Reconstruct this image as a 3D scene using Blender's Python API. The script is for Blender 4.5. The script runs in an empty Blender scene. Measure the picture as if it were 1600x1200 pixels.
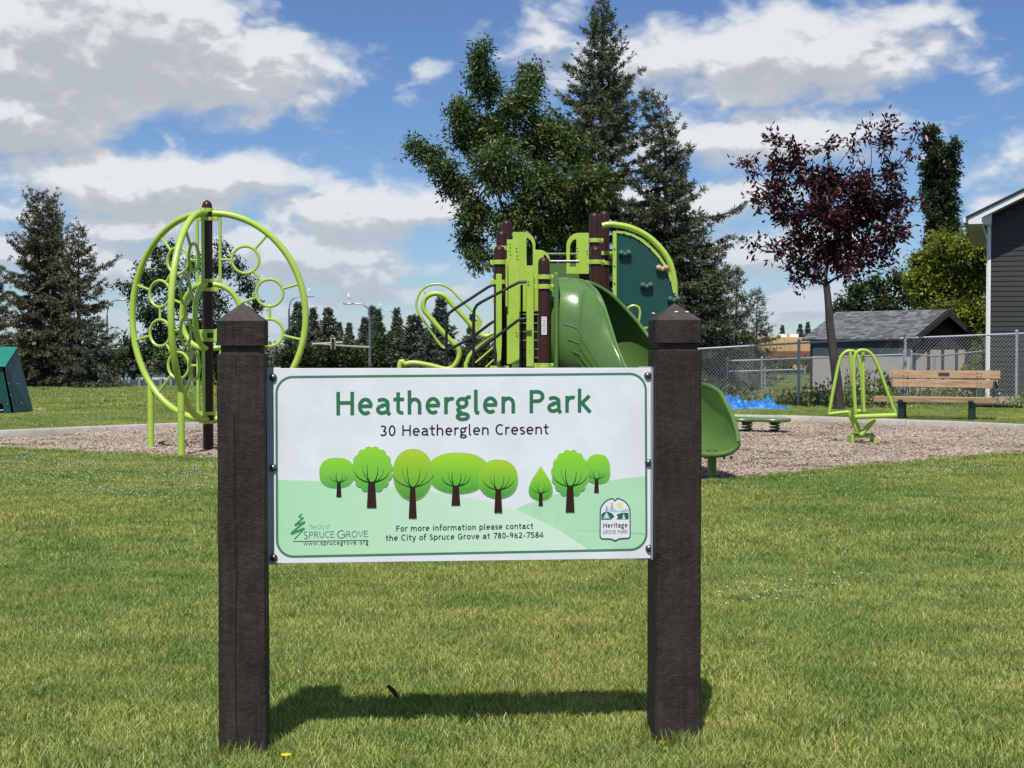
import bpy, math, random
import numpy as np
from mathutils import Vector, Matrix
R = math.radians
SC = bpy.context.scene
COL = SC.collection

# ------------------------------------------------------------------ camera
CAMH = 1.335; F = 2300.0; PITCH = math.atan(60/2300)
cam_d = bpy.data.cameras.new('camera'); cam = bpy.data.objects.new('camera', cam_d); COL.objects.link(cam)
cam.location = (0, 0, CAMH); cam.rotation_euler = (R(90)-PITCH, 0, 0)
cam_d.sensor_width = 36; cam_d.lens = F/1600*36; cam_d.clip_start = 0.05; cam_d.clip_end = 3000
SC.camera = cam

# ------------------------------------------------------------------ light
SUN_EL, SUN_AZ = R(60.5), R(191)      # azimuth clockwise from +Y: behind the camera, a little to its left
sun_dir = Vector((math.sin(SUN_AZ)*math.cos(SUN_EL), math.cos(SUN_AZ)*math.cos(SUN_EL), math.sin(SUN_EL)))
sd = bpy.data.lights.new('sun', 'SUN'); sd.energy = 5.0; sd.angle = R(0.53); sd.color = (1, .955, .89)
so = bpy.data.objects.new('sun', sd); COL.objects.link(so)
so.rotation_euler = sun_dir.to_track_quat('Z', 'Y').to_euler(); so.location = (0, -20, 40)
SC.view_settings.view_transform = 'Standard'; SC.view_settings.look = 'None'
SC.view_settings.gamma = 1; SC.view_settings.exposure = 0.0
try: SC.view_settings.use_curve_mapping = False
except Exception: pass

W = bpy.data.worlds.new("World"); SC.world = W; W.use_nodes = True
def build_world():
    nt = W.node_tree; N = nt.nodes; L = nt.links; N.clear()
    def S(x):
        return x
    def put(sock, v):
        if hasattr(v, 'is_linked') or isinstance(v, bpy.types.NodeSocket): L.new(v, sock)
        else: sock.default_value = v
    def m(op, a, b=0.0, c=None, clamp=False):
        n = N.new('ShaderNodeMath'); n.operation = op; n.use_clamp = clamp
        put(n.inputs[0], a); put(n.inputs[1], b)
        if c is not None: put(n.inputs[2], c)
        return n.outputs[0]
    out = N.new('ShaderNodeOutputWorld')
    sky = N.new('ShaderNodeTexSky'); sky.sky_type = 'NISHITA'; sky.sun_disc = False
    sky.sun_elevation = SUN_EL; sky.sun_rotation = SUN_AZ
    sky.air_density = 1.0; sky.dust_density = 0.15; sky.ozone_density = 3.0; sky.altitude = 700
    hs = N.new('ShaderNodeMix'); hs.data_type = 'RGBA'; hs.blend_type = 'MULTIPLY'; hs.inputs[0].default_value = 1
    L.new(sky.outputs[0], hs.inputs[6]); hs.inputs[7].default_value = (.64, .77, .98, 1)
    bg1 = N.new('ShaderNodeBackground'); bg1.inputs[1].default_value = 0.1
    L.new(hs.outputs[2], bg1.inputs[0])
    tc = N.new('ShaderNodeTexCoord'); sep = N.new('ShaderNodeSeparateXYZ'); L.new(tc.outputs['Generated'], sep.inputs[0])
    u = m('ARCTAN2', sep.outputs[0], sep.outputs[1]); v = m('ARCSINE', sep.outputs[2])
    # broad cloud banks by direction: (azimuth, elevation, half width, half height, strength)
    banks = [(130,95,400,120,1.3),(300,135,230,75,1.0),(40,200,220,55,1.0),(280,292,260,58,1.0),(60,400,200,60,.9),(600,330,190,58,.85),(480,390,260,45,.75),
             (420,20,90,35,.6),(1190,85,420,75,.95),(900,60,120,80,.6),(1430,60,150,40,.8),(1180,225,260,65,.85),(1080,320,240,55,.85),(664,104,48,30,.72),(1590,290,70,45,.5),
             (1180,395,200,40,.75),(560,425,220,30,.75),(620,465,280,28,.72),(1180,470,300,32,.78),(300,500,300,30,.6),(230,345,170,30,.8),(1560,330,90,50,.6),(30,330,60,30,.6)]
    def density(du, dv):
        uu = m('ADD', u, du); vv = m('ADD', v, dv)
        cmb = N.new('ShaderNodeCombineXYZ'); L.new(uu, cmb.inputs[0]); L.new(vv, cmb.inputs[1])
        def noise(sx, sy, sc_, det, off, rough=.55, dist=0.0):
            mp = N.new('ShaderNodeMapping'); L.new(cmb.outputs[0], mp.inputs[0]); mp.inputs['Scale'].default_value = (sx, sy, 1); mp.inputs['Location'].default_value = (off, off*.7, off*.3)
            nz = N.new('ShaderNodeTexNoise'); nz.inputs['Scale'].default_value = sc_; nz.inputs['Detail'].default_value = det; nz.inputs['Roughness'].default_value = rough; nz.inputs['Distortion'].default_value = dist
            L.new(mp.outputs[0], nz.inputs[0]); return nz.outputs[0]
        n1 = noise(1, 1.6, 9, 11, 3.1, .62, .2); n0 = noise(1, 3.2, 3.2, 3, 7.7)
        mv = N.new('ShaderNodeMapping'); L.new(cmb.outputs[0], mv.inputs[0]); mv.inputs['Scale'].default_value = (26, 44, 1)
        wn = N.new('ShaderNodeTexNoise'); L.new(mv.outputs[0], wn.inputs[0]); wn.inputs['Scale'].default_value = 1.2; wn.inputs['Detail'].default_value = 3
        wa = N.new('ShaderNodeVectorMath'); wa.operation = 'MULTIPLY_ADD'; L.new(wn.outputs[1], wa.inputs[0]); wa.inputs[1].default_value = (1.4, 1.4, 0); L.new(mv.outputs[0], wa.inputs[2])
        vo = N.new('ShaderNodeTexVoronoi'); vo.voronoi_dimensions = '2D'; vo.feature = 'SMOOTH_F1'; L.new(wa.outputs[0], vo.inputs[0]); vo.inputs['Scale'].default_value = 1.0; vo.inputs['Smoothness'].default_value = .6
        if 'Detail' in vo.inputs: vo.inputs['Detail'].default_value = 2.0; vo.inputs['Roughness'].default_value = .5
        puff = m('MULTIPLY', m('SUBTRACT', .45, vo.outputs['Distance']), .34)
        # warp the bank outlines
        w1 = m('MULTIPLY', m('SUBTRACT', noise(1, 1.4, 7, 5, 11.3, .6), .5), .10)
        cw = N.new('ShaderNodeCombineXYZ'); L.new(m('ADD', uu, w1), cw.inputs[0]); L.new(m('ADD', vv, m('MULTIPLY', m('SUBTRACT', noise(1, 1.4, 8, 5, 23.3, .6), .5), .045)), cw.inputs[1])
        acc = None
        for (px, py, rx, ry, s) in banks:
            a = math.atan((px-800)/F); e = math.atan((540-py)/F)
            s1 = N.new('ShaderNodeVectorMath'); s1.operation = 'SUBTRACT'; L.new(cw.outputs[0], s1.inputs[0]); s1.inputs[1].default_value = (a, e, 0)
            s2 = N.new('ShaderNodeVectorMath'); s2.operation = 'MULTIPLY'; L.new(s1.outputs[0], s2.inputs[0]); s2.inputs[1].default_value = (F/rx, F/ry, 0)
            s3 = N.new('ShaderNodeVectorMath'); s3.operation = 'DOT_PRODUCT'; L.new(s2.outputs[0], s3.inputs[0]); L.new(s2.outputs[0], s3.inputs[1])
            g = m('EXPONENT', m('MULTIPLY', s3.outputs['Value'], -1.1)); g = m('MULTIPLY', g, s)
            acc = g if acc is None else m('MAXIMUM', acc, g)
        # away from the framed part of the sky: ordinary broken cloud
        far = m('MAXIMUM', m('MULTIPLY', m('SUBTRACT', m('ABSOLUTE', uu), .38), 4.0, clamp=True), m('MULTIPLY', m('SUBTRACT', vv, .25), 5.0, clamp=True))
        far = m('MULTIPLY', far, m('MULTIPLY', m('SUBTRACT', n0, .45), 3.2, clamp=True))
        acc = m('MAXIMUM', acc, far)
        d = m('ADD', acc, m('MULTIPLY', m('SUBTRACT', n1, .5), 1.25))
        d = m('ADD', d, m('MULTIPLY', m('SUBTRACT', n0, .5), .5))
        d = m('ADD', d, puff)
        return d, n1
    d0, n1 = density(0, 0); d1, _ = density(-0.004, .013)
    def mr(val, a, b, c, e):
        n = N.new('ShaderNodeMapRange'); n.interpolation_type = 'SMOOTHSTEP'; L.new(val, n.inputs[0])
        for i, x in enumerate((a, b, c, e)): n.inputs[i+1].default_value = x
        return n.outputs[0]
    alpha = mr(d0, .13, .60, 0, 1)
    lit = mr(m('SUBTRACT', d0, d1), -.16, .26, 0, 1)
    thick = mr(d1, .45, 1.15, 1, 0)
    lit2 = m('MULTIPLY', m('ADD', m('MULTIPLY', lit, .62), m('MULTIPLY', thick, .38)), 1.0)
    cr = N.new('ShaderNodeValToRGB'); L.new(lit2, cr.inputs[0])
    e = cr.color_ramp.elements; e[0].position = .05; e[0].color = (.49, .52, .565, 1); e[1].position = .80; e[1].color = (.80, .825, .85, 1)
    x = e.new(.42); x.color = (.57, .60, .635, 1)
    # thin cloud near the horizon is bluer (seen through more air)
    hz = mr(v, .0, .11, .55, 0); mx = N.new('ShaderNodeMix'); mx.data_type = 'RGBA'; L.new(hz, mx.inputs[0]); L.new(cr.outputs[0], mx.inputs[6]); mx.inputs[7].default_value = (.40, .50, .64, 1)
    bg2 = N.new('ShaderNodeBackground'); L.new(mx.outputs[2], bg2.inputs[0]); bg2.inputs[1].default_value = 1.0
    above = mr(v, -.01, .0, 0, 1)
    ms = N.new('ShaderNodeMixShader'); L.new(m('MULTIPLY', m('MULTIPLY', alpha, .97), above), ms.inputs[0]); L.new(bg1.outputs[0], ms.inputs[1]); L.new(bg2.outputs[0], ms.inputs[2])
    L.new(ms.outputs[0], out.inputs[0])
build_world()
SC.render.engine = 'CYCLES'
SC.cycles.max_bounces = 6; SC.cycles.diffuse_bounces = 3; SC.cycles.transparent_max_bounces = 8

# ------------------------------------------------------------------ helpers
_fw = Vector((0, math.cos(PITCH), -math.sin(PITCH))); _up = Vector((0, math.sin(PITCH), math.cos(PITCH)))
def ray(px, py): return _fw + Vector((1, 0, 0))*((px-800)/F) + _up*((600-py)/F)
def at(px, py, Y):
    r = ray(px, py); return Vector((0, 0, CAMH)) + r*(Y/r.y)
def gp(px, py, z=0.0):
    r = ray(px, py); return Vector((0, 0, CAMH)) + r*((z-CAMH)/r.z)
def ground_z(x, y):
    # the lawn ends in a low bank on the left; the yards on the right stay level
    x = np.asarray(x, float); y = np.asarray(y, float); t = np.clip((y-46)/10, 0, 1); s = np.clip((.10*np.abs(y)-x)/(.07*np.abs(y)+.01), 0, 1); return -1.2*(t*t*(3-2*t))*s*s*(3-2*s)

BASE = {}
def tag(o, label=None, cat=None, group=None, kind=None):
    if label: o['label'] = label
    if cat: o['category'] = cat
    if group: o['group'] = group
    if kind: o['kind'] = kind
    return o
def empty(name, loc, label=None, cat=None, group=None, kind=None, rz=0):
    o = bpy.data.objects.new(name, None); COL.objects.link(o); o.location = loc; o.rotation_euler = (0, 0, rz); o.empty_display_size = .2
    BASE[o.name] = Vector(loc) if rz == 0 else Vector((0, 0, 0))
    return tag(o, label, cat, group, kind)
def base_of(o):
    while o is not None:
        if o.name in BASE: return BASE[o.name]
        o = o.parent
    return Vector((0, 0, 0))
def link_mesh(name, me, parent=None, loc=None):
    o = bpy.data.objects.new(name, me); COL.objects.link(o)
    if parent is not None: o.parent = parent
    if loc is not None: o.location = loc
    return o
def copy_tree(o, parent=None):
    c = o.copy(); COL.objects.link(c)
    if parent is not None: c.parent = parent
    for ch in list(o.children): copy_tree(ch, c)
    return c
class MB:
    """collects shapes in world space (or in the space of a rotated root) into one mesh"""
    def __init__(s): s.v = []; s.f = []
    def add(s, vs, fs):
        n = len(s.v); s.v += [tuple(p) for p in vs]; s.f += [tuple(i+n for i in f) for f in fs]; return s
    def box(s, c, size, rz=0, rx=0, ry=0, taper=1.0):
        M = Matrix.Rotation(rz, 3, 'Z') @ Matrix.Rotation(ry, 3, 'Y') @ Matrix.Rotation(rx, 3, 'X'); c = Vector(c); h = [d/2 for d in size]; vs = []
        for z in (-1, 1):
            t = taper if z > 0 else 1
            for x, y in ((-1,-1),(1,-1),(1,1),(-1,1)): vs.append(c + M @ Vector((x*h[0]*t, y*h[1]*t, z*h[2])))
        return s.add(vs, [(3,2,1,0),(4,5,6,7),(0,1,5,4),(1,2,6,5),(2,3,7,6),(3,0,4,7)])
    def tube(s, pts, r, seg=10, closed=False, caps=True):
        pts = [Vector(p) for p in pts]; n = len(pts); rs = r if isinstance(r, (list, tuple)) else [r]*n
        T = []
        for i in range(n):
            a = pts[i-1] if (i > 0 or closed) else pts[i]; b = pts[(i+1) % n] if (i < n-1 or closed) else pts[i]
            t = (b-a); T.append(t.normalized() if t.length > 1e-9 else Vector((0, 0, 1)))
        u = T[0].orthogonal().normalized(); vs = []; prev = u
        for i in range(n):
            u = prev - T[i]*prev.dot(T[i])
            if u.length < 1e-6: u = T[i].orthogonal()
            u.normalize(); prev = u; w = T[i].cross(u)
            for k in range(seg):
                a = 2*math.pi*k/seg; vs.append(pts[i] + (u*math.cos(a) + w*math.sin(a))*rs[i])
        fs = []
        for i in range(n if closed else n-1):
            j = (i+1) % n
            for k in range(seg):
                l = (k+1) % seg; fs.append((i*seg+k, i*seg+l, j*seg+l, j*seg+k))
        if caps and not closed:
            fs.append(tuple(range(seg))[::-1]); fs.append(tuple(range((n-1)*seg, n*seg)))
        return s.add(vs, fs)
    def lathe(s, c, prof, seg=20, ax=(0, 0, 1)):
        ax = Vector(ax).normalized(); u = ax.orthogonal().normalized(); w = ax.cross(u); c = Vector(c); vs = []; fs = []
        for (r, z) in prof:
            for k in range(seg):
                a = 2*math.pi*k/seg; vs.append(c + ax*z + (u*math.cos(a)+w*math.sin(a))*r)
        for i in range(len(prof)-1):
            for k in range(seg):
                l = (k+1) % seg; fs.append((i*seg+k, i*seg+l, (i+1)*seg+l, (i+1)*seg+k))
        fs.append(tuple(range(seg))[::-1]); fs.append(tuple(range((len(prof)-1)*seg, len(prof)*seg)))
        return s.add(vs, fs)
    def plate(s, poly, th):
        """extrude a planar polygon (3D points) by vector th"""
        n = len(poly); th = Vector(th); vs = [Vector(p) for p in poly] + [Vector(p)+th for p in poly]
        fs = [tuple(range(n))[::-1], tuple(range(n, 2*n))] + [(i, (i+1) % n, n+(i+1) % n, n+i) for i in range(n)]
        return s.add(vs, fs)
    def frame(s, outer, inner, th):
        """plate with one hole: outer and inner loops of equal length"""
        n = len(outer); th = Vector(th); o0 = [Vector(p) for p in outer]; i0 = [Vector(p) for p in inner]
        vs = o0 + i0 + [p+th for p in o0] + [p+th for p in i0]; fs = []
        for i in range(n):
            j = (i+1) % n
            fs += [(i, j, n+j, n+i), (2*n+i, 3*n+i, 3*n+j, 2*n+j), (i, 2*n+i, 2*n+j, j), (n+i, n+j, 3*n+j, 3*n+i)]
        return s.add(vs, fs)
    def sphere(s, c, r, nu=14, nv=8, sq=(1, 1, 1)):
        c = Vector(c); vs = []; fs = []
        for i in range(nv+1):
            th = math.pi*i/nv
            for k in range(nu):
                a = 2*math.pi*k/nu; vs.append(c + Vector((math.sin(th)*math.cos(a)*r*sq[0], math.sin(th)*math.sin(a)*r*sq[1], math.cos(th)*r*sq[2])))
        for i in range(nv):
            for k in range(nu):
                l = (k+1) % nu; fs.append((i*nu+k, (i+1)*nu+k, (i+1)*nu+l, i*nu+l))
        return s.add(vs, fs)
    def build(s, name, mat, parent=None, smooth=True, bevel=0, angle=35, solid=0):
        b = base_of(parent) if parent is not None else Vector((0, 0, 0))
        me = bpy.data.meshes.new(name); me.from_pydata([(x-b.x, y-b.y, z-b.z) for x, y, z in s.v], [], s.f)
        me.materials.append(mat); me.update()
        if smooth:
            me.polygons.foreach_set('use_smooth', [True]*len(me.polygons))
            try: me.set_sharp_from_angle(angle=R(angle))
            except Exception: pass
        o = link_mesh(name, me, parent)
        if solid:
            md = o.modifiers.new('thick', 'SOLIDIFY'); md.thickness = solid; md.offset = 0
        if bevel:
            md = o.modifiers.new('bev', 'BEVEL'); md.width = bevel; md.segments = 2; md.limit_method = 'ANGLE'; md.angle_limit = R(40); md.harden_normals = False
        return o
def smooth_path(pts, n=8):
    """Catmull-Rom through the points"""
    P = [Vector(p) for p in pts]; P = [P[0]*2-P[1]] + P + [P[-1]*2-P[-2]]; out = []
    for i in range(1, len(P)-2):
        for k in range(n):
            t = k/n; a, b, c, d = P[i-1], P[i], P[i+1], P[i+2]
            out.append(.5*((2*b) + (c-a)*t + (2*a-5*b+4*c-d)*t*t + (3*b-a-3*c+d)*t**3))
    out.append(P[-2]); return out

# ------------------------------------------------------------------ materials
def newmat(name):
    m = bpy.data.materials.new(name); m.use_nodes = True; nt = m.node_tree; b = nt.nodes['Principled BSDF']; return m, nt, b
def coords(nt, scale, space='Object'):
    if space == 'World':
        g = nt.nodes.new('ShaderNodeNewGeometry'); o = g.outputs['Position']
    else:
        t = nt.nodes.new('ShaderNodeTexCoord'); o = t.outputs[space]
    mp = nt.nodes.new('ShaderNodeMapping'); nt.links.new(o, mp.inputs[0])
    mp.inputs['Scale'].default_value = scale if isinstance(scale, (tuple, list)) else (scale,)*3
    return mp.outputs[0]
def noise(nt, vec, sc, det=4, rough=.55, dist=0):
    n = nt.nodes.new('ShaderNodeTexNoise'); nt.links.new(vec, n.inputs[0]); n.inputs['Scale'].default_value = sc; n.inputs['Detail'].default_value = det
    n.inputs['Roughness'].default_value = rough; n.inputs['Distortion'].default_value = dist; return n.outputs[0]
def ramp(nt, fac, stops):
    n = nt.nodes.new('ShaderNodeValToRGB'); nt.links.new(fac, n.inputs[0]); e = n.color_ramp.elements
    e[0].position, e[0].color = stops[0][0], (*stops[0][1], 1); e[1].position, e[1].color = stops[-1][0], (*stops[-1][1], 1)
    for p, c in stops[1:-1]:
        x = e.new(p); x.color = (*c, 1)
    return n.outputs[0]
def mixc(nt, fac, a, b, mode='MIX'):
    n = nt.nodes.new('ShaderNodeMix'); n.data_type = 'RGBA'; n.blend_type = mode
    for s, v in ((n.inputs[0], fac), (n.inputs[6], a), (n.inputs[7], b)):
        if isinstance(v, bpy.types.NodeSocket): nt.links.new(v, s)
        elif isinstance(v, (int, float)): s.default_value = v
        else: s.default_value = (*v, 1)
    return n.outputs[2]
def bump(nt, b, h, strength=.3, dist=.01):
    n = nt.nodes.new('ShaderNodeBump'); nt.links.new(h, n.inputs['Height']); n.inputs['Strength'].default_value = strength; n.inputs['Distance'].default_value = dist
    nt.links.new(n.outputs[0], b.inputs['Normal'])
def simple(name, col, rough=.5, var=.12, vs=6, bumpy=0, bs=60, metal=0, spec=.5, coat=0, dirt=0):
    m, nt, b = newmat(name); v = coords(nt, 1)
    n = noise(nt, v, vs, 5, .6)
    lo = tuple(c*(1-var) for c in col); hi = tuple(min(1, c*(1+var)) for c in col)
    c = ramp(nt, n, [(.3, lo), (.7, hi)])
    if dirt:
        d = noise(nt, v, vs*2.3, 6, .7, .4); f = ramp(nt, d, [(.5, (0,0,0)), (.75, (dirt,)*3)])
        c = mixc(nt, f, c, (.16, .14, .10))
    nt.links.new(c, b.inputs['Base Color'])
    b.inputs['Roughness'].default_value = rough; b.inputs['Metallic'].default_value = metal
    b.inputs['Specular IOR Level'].default_value = spec
    r = noise(nt, v, vs*4, 4); mr = nt.nodes.new('ShaderNodeMapRange'); nt.links.new(r, mr.inputs[0]); mr.inputs[3].default_value = max(0, rough-.09); mr.inputs[4].default_value = min(1, rough+.09)
    nt.links.new(mr.outputs[0], b.inputs['Roughness'])
    if coat: b.inputs['Coat Weight'].default_value = coat; b.inputs['Coat Roughness'].default_value = .2
    if bumpy: bump(nt, b, noise(nt, v, bs, 4), bumpy, .004)
    return m
def leafmat(name, stops, transl=.35, rough=.5, wscale=.8, spec=.3):
    """leaf colour from a per-leaf attribute, shifted by broad noise; light passes through"""
    m, nt, b = newmat(name)
    a = nt.nodes.new('ShaderNodeAttribute'); a.attribute_name = 'tint'; a.attribute_type = 'GEOMETRY'
    c = ramp(nt, a.outputs['Fac'], stops)
    n = noise(nt, coords(nt, 1, 'World'), wscale, 3)
    c2 = mixc(nt, 1.0, c, ramp(nt, n, [(.3, (.78,.78,.78)), (.7, (1.22,1.2,1.1))]), 'MULTIPLY')
    nt.links.new(c2, b.inputs['Base Color']); b.inputs['Roughness'].default_value = rough; b.inputs['Specular IOR Level'].default_value = spec
    t = nt.nodes.new('ShaderNodeBsdfTranslucent'); c3 = mixc(nt, 1.0, c2, (1.25, 1.3, .6), 'MULTIPLY'); nt.links.new(c3, t.inputs[0])
    ms = nt.nodes.new('ShaderNodeMixShader'); ms.inputs[0].default_value = transl
    nt.links.new(b.outputs[0], ms.inputs[1]); nt.links.new(t.outputs[0], ms.inputs[2]); nt.links.new(ms.outputs[0], nt.nodes['Material Output'].inputs[0])
    return m
M = {}
LIME = (.40, .58, .075)
M['lime'] = simple('lime_powder_coat', LIME, .34, .06, 2, 0, 80, coat=.25, dirt=.12)
M['lime_plate'] = simple('lime_plastic_plate', (.40, .58, .07), .42, .07, 3, .1, 120, dirt=.15)
M['brown'] = simple('brown_painted_post', (.042, .014, .009), .36, .15, 3, spec=.3)
M['black'] = simple('black_coated_steel', (.012, .012, .013), .38, .2, 5, .15, 90)
M['slide'] = simple('green_roto_moulded_plastic', (.095, .19, .045), .27, .10, 1.6, .05, 30, coat=.35, dirt=.10)
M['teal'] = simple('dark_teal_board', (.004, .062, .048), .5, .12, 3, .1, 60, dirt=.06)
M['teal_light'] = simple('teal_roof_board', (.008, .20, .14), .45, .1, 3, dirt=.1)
M['hold_green'] = simple('grey_green_hold', (.05, .12, .11), .8, .25, 20, .4, 90)
M['hold_tan'] = simple('tan_hold', (.46, .36, .24), .8, .2, 20, .4, 90)
M['steel'] = simple('galvanised_steel', (.27, .285, .295), .42, .18, 8, .05, 60, metal=.75)
M['dark_steel'] = simple('weathered_bolt_steel', (.16, .155, .15), .35, .25, 30, .1, 60, metal=.9)
M['bracket'] = simple('grey_blue_metal_strip', (.36, .39, .44), .45, .12, 8, metal=.3)
M['white_trim'] = simple('white_painted_trim', (.80, .80, .80), .45, .03, 3)
M['concrete'] = simple('pale_concrete', (.40, .37, .33), .9, .18, 5, .5, 70, dirt=.35)
M['bench_green'] = simple('dark_green_enamel', (.004, .045, .035), .3, .15, 6, coat=.3)
M['plaque'] = simple('dark_bronze_plaque', (.05, .025, .02), .4, .2, 30)
M['fence_metal'] = simple('galvanised_fence', (.42, .44, .46), .45, .15, 12, metal=.4)
M['sticker'] = simple('white_sticker', (.75, .75, .75), .5, .03)
M['sticker_print'] = simple('grey_sticker_print', (.12, .12, .14), .5, .03)
M['dropping'] = simple('bird_dropping', (.75, .74, .70), .8, .15, 60)
def wood_board():
    m, nt, b = newmat('stained_bench_wood'); v = coords(nt, (1.2, 14, 14)); v2 = coords(nt, 3)
    n = noise(nt, v, 2.2, 8, .65, .8); k = noise(nt, v2, 1.6, 3)
    c = ramp(nt, n, [(.30, (.17, .095, .045)), (.5, (.36, .225, .110)), (.7, (.48, .34, .19))])
    c = mixc(nt, ramp(nt, k, [(.45, (0,0,0)), (.8, (.5,.5,.5))]), c, (.38, .27, .20)); nt.links.new(c, b.inputs['Base Color'])
    b.inputs['Roughness'].default_value = .62; bump(nt, b, n, .4, .004); return m
M['bench_wood'] = wood_board()
def stained_post():
    m, nt, b = newmat('dark_stained_timber')
    v = coords(nt, 1)
    # slanting saw marks across the face, plus long grain
    mp = nt.nodes.new('ShaderNodeMapping'); nt.links.new(v, mp.inputs[0]); mp.inputs['Rotation'].default_value = (0, R(-16), 0)
    wv = nt.nodes.new('ShaderNodeTexWave'); wv.wave_type = 'BANDS'; wv.bands_direction = 'Z'; wv.wave_profile = 'SAW'; nt.links.new(mp.outputs[0], wv.inputs[0])
    wv.inputs['Scale'].default_value = 26; wv.inputs['Distortion'].default_value = 6.5; wv.inputs['Detail'].default_value = 4; wv.inputs['Detail Scale'].default_value = 1.1; wv.inputs['Detail Roughness'].default_value = .6
    g = noise(nt, coords(nt, (60, 60, 5)), 1.0, 6, .7); f = noise(nt, coords(nt, 1), 140, 4, .7); big = noise(nt, v, 5, 4)
    c = ramp(nt, big, [(.3, (.042, .0335, .028)), (.7, (.068, .055, .0465))])
    c = mixc(nt, 1.0, c, ramp(nt, g, [(.3, (.7,.7,.7)), (.7, (1.3,1.28,1.25))]), 'MULTIPLY')
    spk = ramp(nt, f, [(.66, (0,0,0)), (.78, (.45,.45,.45))]); c = mixc(nt, spk, c, (.10, .085, .075)); c = mixc(nt, 1.0, c, ramp(nt, wv.outputs[1], [(.0, (1.12,1.12,1.12)), (.8, (.92,.92,.92))]), 'MULTIPLY')
    nt.links.new(c, b.inputs['Base Color']); b.inputs['Roughness'].default_value = .7; b.inputs['Specular IOR Level'].default_value = .22
    def mm(op, a, bb):
        n = nt.nodes.new('ShaderNodeMath'); n.operation = op
        for i, x in enumerate((a, bb)):
            if isinstance(x, bpy.types.NodeSocket): nt.links.new(x, n.inputs[i])
            else: n.inputs[i].default_value = x
        return n.outputs[0]
    patch = noise(nt, coords(nt, (1, 1, .6)), 9, 3)
    h = mm('ADD', mm('MULTIPLY', mm('MULTIPLY', wv.outputs[1], patch), 2.4), mm('ADD', mm('MULTIPLY', g, .6), mm('MULTIPLY', f, .35)))
    bump(nt, b, h, .8, .0028); return m
M['post'] = stained_post()
# ------------------------------------------------------------------ ground, gravel bed, kerb
rng = np.random.default_rng(7); random.seed(5)
def np_mesh(name, V, Fq, mat, tint=None, smooth=False):
    """V (n,3); Fq (m,k) faces of one size"""
    me = bpy.data.meshes.new(name); n, k = len(V), Fq.shape[1]
    me.vertices.add(n); me.vertices.foreach_set('co', np.ascontiguousarray(V, dtype=np.float32).ravel())
    me.loops.add(Fq.size); me.loops.foreach_set('vertex_index', Fq.astype(np.int32).ravel())
    me.polygons.add(len(Fq)); me.polygons.foreach_set('loop_start', np.arange(0, Fq.size, k, dtype=np.int32))
    me.update(calc_edges=True)
    if tint is not None:
        a = me.attributes.new('tint', 'FLOAT', 'POINT'); a.data.foreach_set('value', tint.astype(np.float32))
    if smooth: me.polygons.foreach_set('use_smooth', [True]*len(Fq))
    me.materials.append(mat); return me
def grass_ground():
    m, nt, b = newmat('lawn_soil'); v = coords(nt, 1, 'World')
    a = noise(nt, v, .5, 4); f = noise(nt, v, 38, 5, .75); g = noise(nt, v, 6, 4, .6)
    c = ramp(nt, a, [(.35, (.045, .085, .016)), (.65, (.085, .12, .026))])
    c = mixc(nt, 1.0, c, ramp(nt, f, [(.25, (.45,.5,.4)), (.7, (1.35,1.35,1.2))]), 'MULTIPLY')
    c = mixc(nt, ramp(nt, g, [(.55, (0,0,0)), (.8, (.5,.5,.5))]), c, (.15, .15, .05)); nt.links.new(c, b.inputs['Base Color'])
    b.inputs['Roughness'].default_value = .95; b.inputs['Specular IOR Level'].default_value = .1; bump(nt, b, f, .8, .03); return m
def make_ground():
    ys = np.concatenate([np.arange(-30, 44, 4.0), np.arange(44, 60, .8), np.geomspace(60, 1200, 24)])
    xs = np.concatenate([-np.geomspace(900, 30, 14), np.arange(-24, 25, 2.0), np.geomspace(30, 900, 14)])
    X, Y = np.meshgrid(xs, ys); Z = ground_z(X, Y) - .004
    V = np.stack([X.ravel(), Y.ravel(), Z.ravel()], 1); nx = len(xs); q = []
    i, j = np.meshgrid(np.arange(len(ys)-1), np.arange(nx-1), indexing='ij'); a = (i*nx+j).ravel()
    me = np_mesh('ground', V, np.stack([a, a+1, a+nx+1, a+nx], 1), grass_ground(), smooth=True)
    tag(link_mesh('ground', me), kind='structure')
make_ground()
back = [gp(x, y) for x, y in ((-700,702),(-450,696),(-200,691),(0,684),(150,677),(340,669.5),(480,665),(640,660),(800,656.5),(950,655),(1100,656),(1232,659),(1367,664),(1500,669),(1600,674),(1750,683),(1900,697))]
front = [gp(x, y) for x, y in ((-700,702),(-400,700),(-150,701),(0,703.5),(100,708),(220,714),(340,722),(480,733),(620,745),(760,757),(900,764),(1020,763),(1100,757),(1200,748),(1300,737),(1400,728),(1500,719),(1600,712),(1750,705),(1900,697))]
backS = smooth_path(back, 6); frontS = smooth_path(front, 6)
bedpoly = [(p.x, p.y) for p in frontS] + [(p.x, p.y) for p in backS[::-1][1:-1]]
BP = np.array(bedpoly)
def inside(poly, x, y):
    x = np.asarray(x); y = np.asarray(y); c = np.zeros(x.shape, bool); j = len(poly)-1
    for i in range(len(poly)):
        xi, yi = poly[i]; xj, yj = poly[j]
        if yi != yj:
            c ^= ((yi > y) != (yj > y)) & (x < (xj-xi)*(y-yi)/(yj-yi)+xi)
        j = i
    return c
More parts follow.
